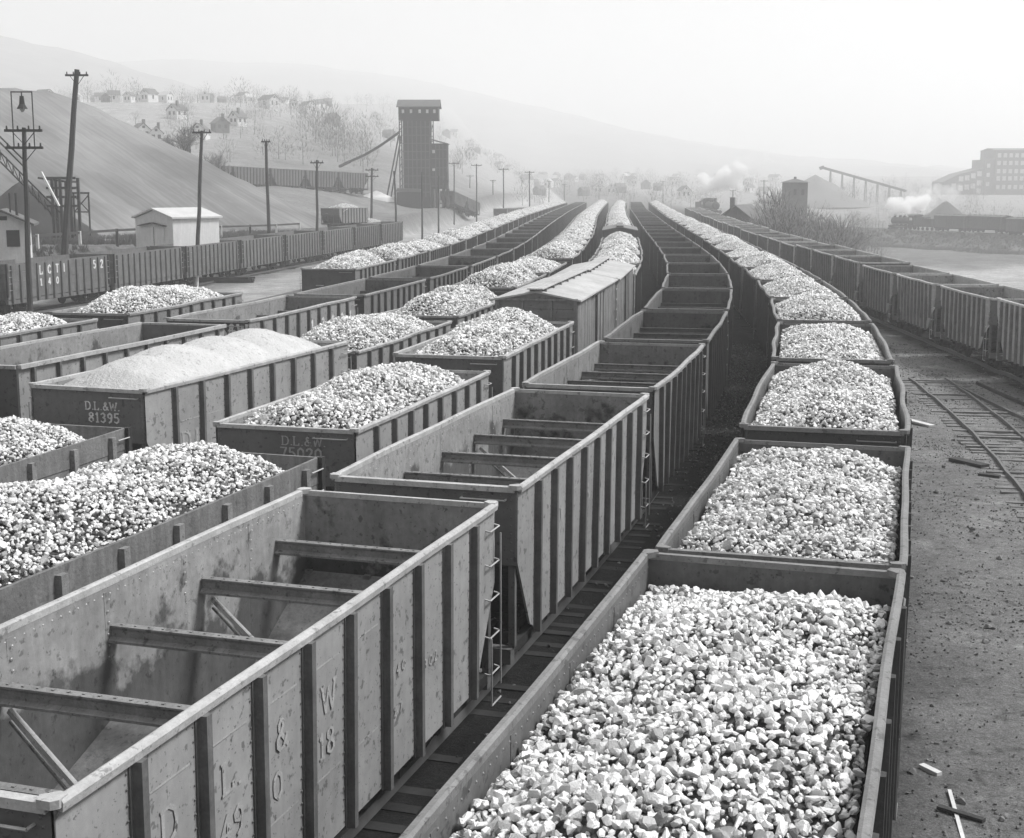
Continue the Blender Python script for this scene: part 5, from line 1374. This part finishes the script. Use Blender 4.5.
plume('smoke_cloud', 'grey smoke drifting above the far locomotive steam', [(at(727,177,Y),1.6),(at(734,168,Y),1.7),(at(742,161,Y),2.2),(at(756,158,Y),2.0),(at(768,154,Y),1.5)], .12, .95, 2, 60)
plume('steam_cloud', 'white steam bank over the embankment locomotive', [(at(889,205,342),1.3),(at(897,204,342),2.0),(at(912,206,342),1.7),(at(926,203,345),1.9)], .8, .998, 3, 90)
plume('steam_cloud', 'thin steam wisps rising before the breaker', [(at(918,202,352),1.8),(at(926,196,352),2.2),(at(938,190,354),2.2),(at(950,196,354),1.8),(at(958,190,356),1.3)], .16, .97, 5, 80)

# ------------------------------------------------------------------ haze, sky, sun, camera
hz = MB(); hz.box(-4300, 4300, -90, 5300, -23, 330, 'coal'); me = hz.mesh('haze'); me.materials.clear()
m = bpy.data.materials.new('pale_haze'); m.use_nodes = True; nt = m.node_tree; nt.nodes.remove(nt.nodes['Principled BSDF'])
v = nt.nodes.new('ShaderNodeVolumePrincipled'); v.inputs['Color'].default_value = (.97,.97,.97,1); v.inputs['Density'].default_value = .0011; v.inputs['Anisotropy'].default_value = .25
nt.links.new(v.outputs[0], nt.nodes['Material Output'].inputs['Volume']); me.materials.append(m)
o = link('haze', me); o['kind'] = 'stuff'; o['label'] = 'thin pale haze filling the valley'

SUN_EL = math.radians(50); SUN_AZ = math.radians(78)       # azimuth measured from +y (away from the camera) towards +x
w = bpy.data.worlds.new('World'); SC.world = w; w.use_nodes = True; nt = w.node_tree; bg = nt.nodes['Background']
sky = nt.nodes.new('ShaderNodeTexSky'); sky.sky_type = 'NISHITA'; sky.sun_disc = False; sky.sun_elevation = SUN_EL; sky.sun_rotation = SUN_AZ; sky.dust_density = 4.0; sky.air_density = 1.0; sky.altitude = 200
bw = nt.nodes.new('ShaderNodeRGBToBW'); nt.links.new(sky.outputs[0], bw.inputs[0])
mx = nt.nodes.new('ShaderNodeMix'); mx.data_type = 'FLOAT'; mx.inputs[0].default_value = .65; mx.inputs[3].default_value = 4.9; nt.links.new(bw.outputs[0], mx.inputs[2])
nt.links.new(mx.outputs[0], bg.inputs['Color']); bg.inputs['Strength'].default_value = .083
sl_ = bpy.data.lights.new('sun', 'SUN'); sl_.energy = 4.2; sl_.angle = math.radians(16); sl_.color = (1, 1, 1)
so = link('sun', sl_); d = Vector((math.sin(SUN_AZ)*math.cos(SUN_EL), math.cos(SUN_AZ)*math.cos(SUN_EL), math.sin(SUN_EL))); so.rotation_euler = d.to_track_quat('Z', 'Y').to_euler(); so.location = (40, 0, 60)
cam = bpy.data.cameras.new('camera'); cam.sensor_width = 36; cam.sensor_fit = 'HORIZONTAL'; cam.lens = FPX/1024*36; cam.clip_end = 8000; cam.clip_start = .1
co = link('camera', cam); co.location = (0, 0, HCAM); co.rotation_euler = (PI/2-math.atan(234/FPX), 0, 0); SC.camera = co
SC.view_settings.view_transform = 'Standard'; SC.view_settings.look = 'None'; SC.view_settings.exposure = .55; SC.view_settings.gamma = 1
SC.cycles.volume_bounces = 8
SC.render.resolution_x = 1024; SC.render.resolution_y = 838
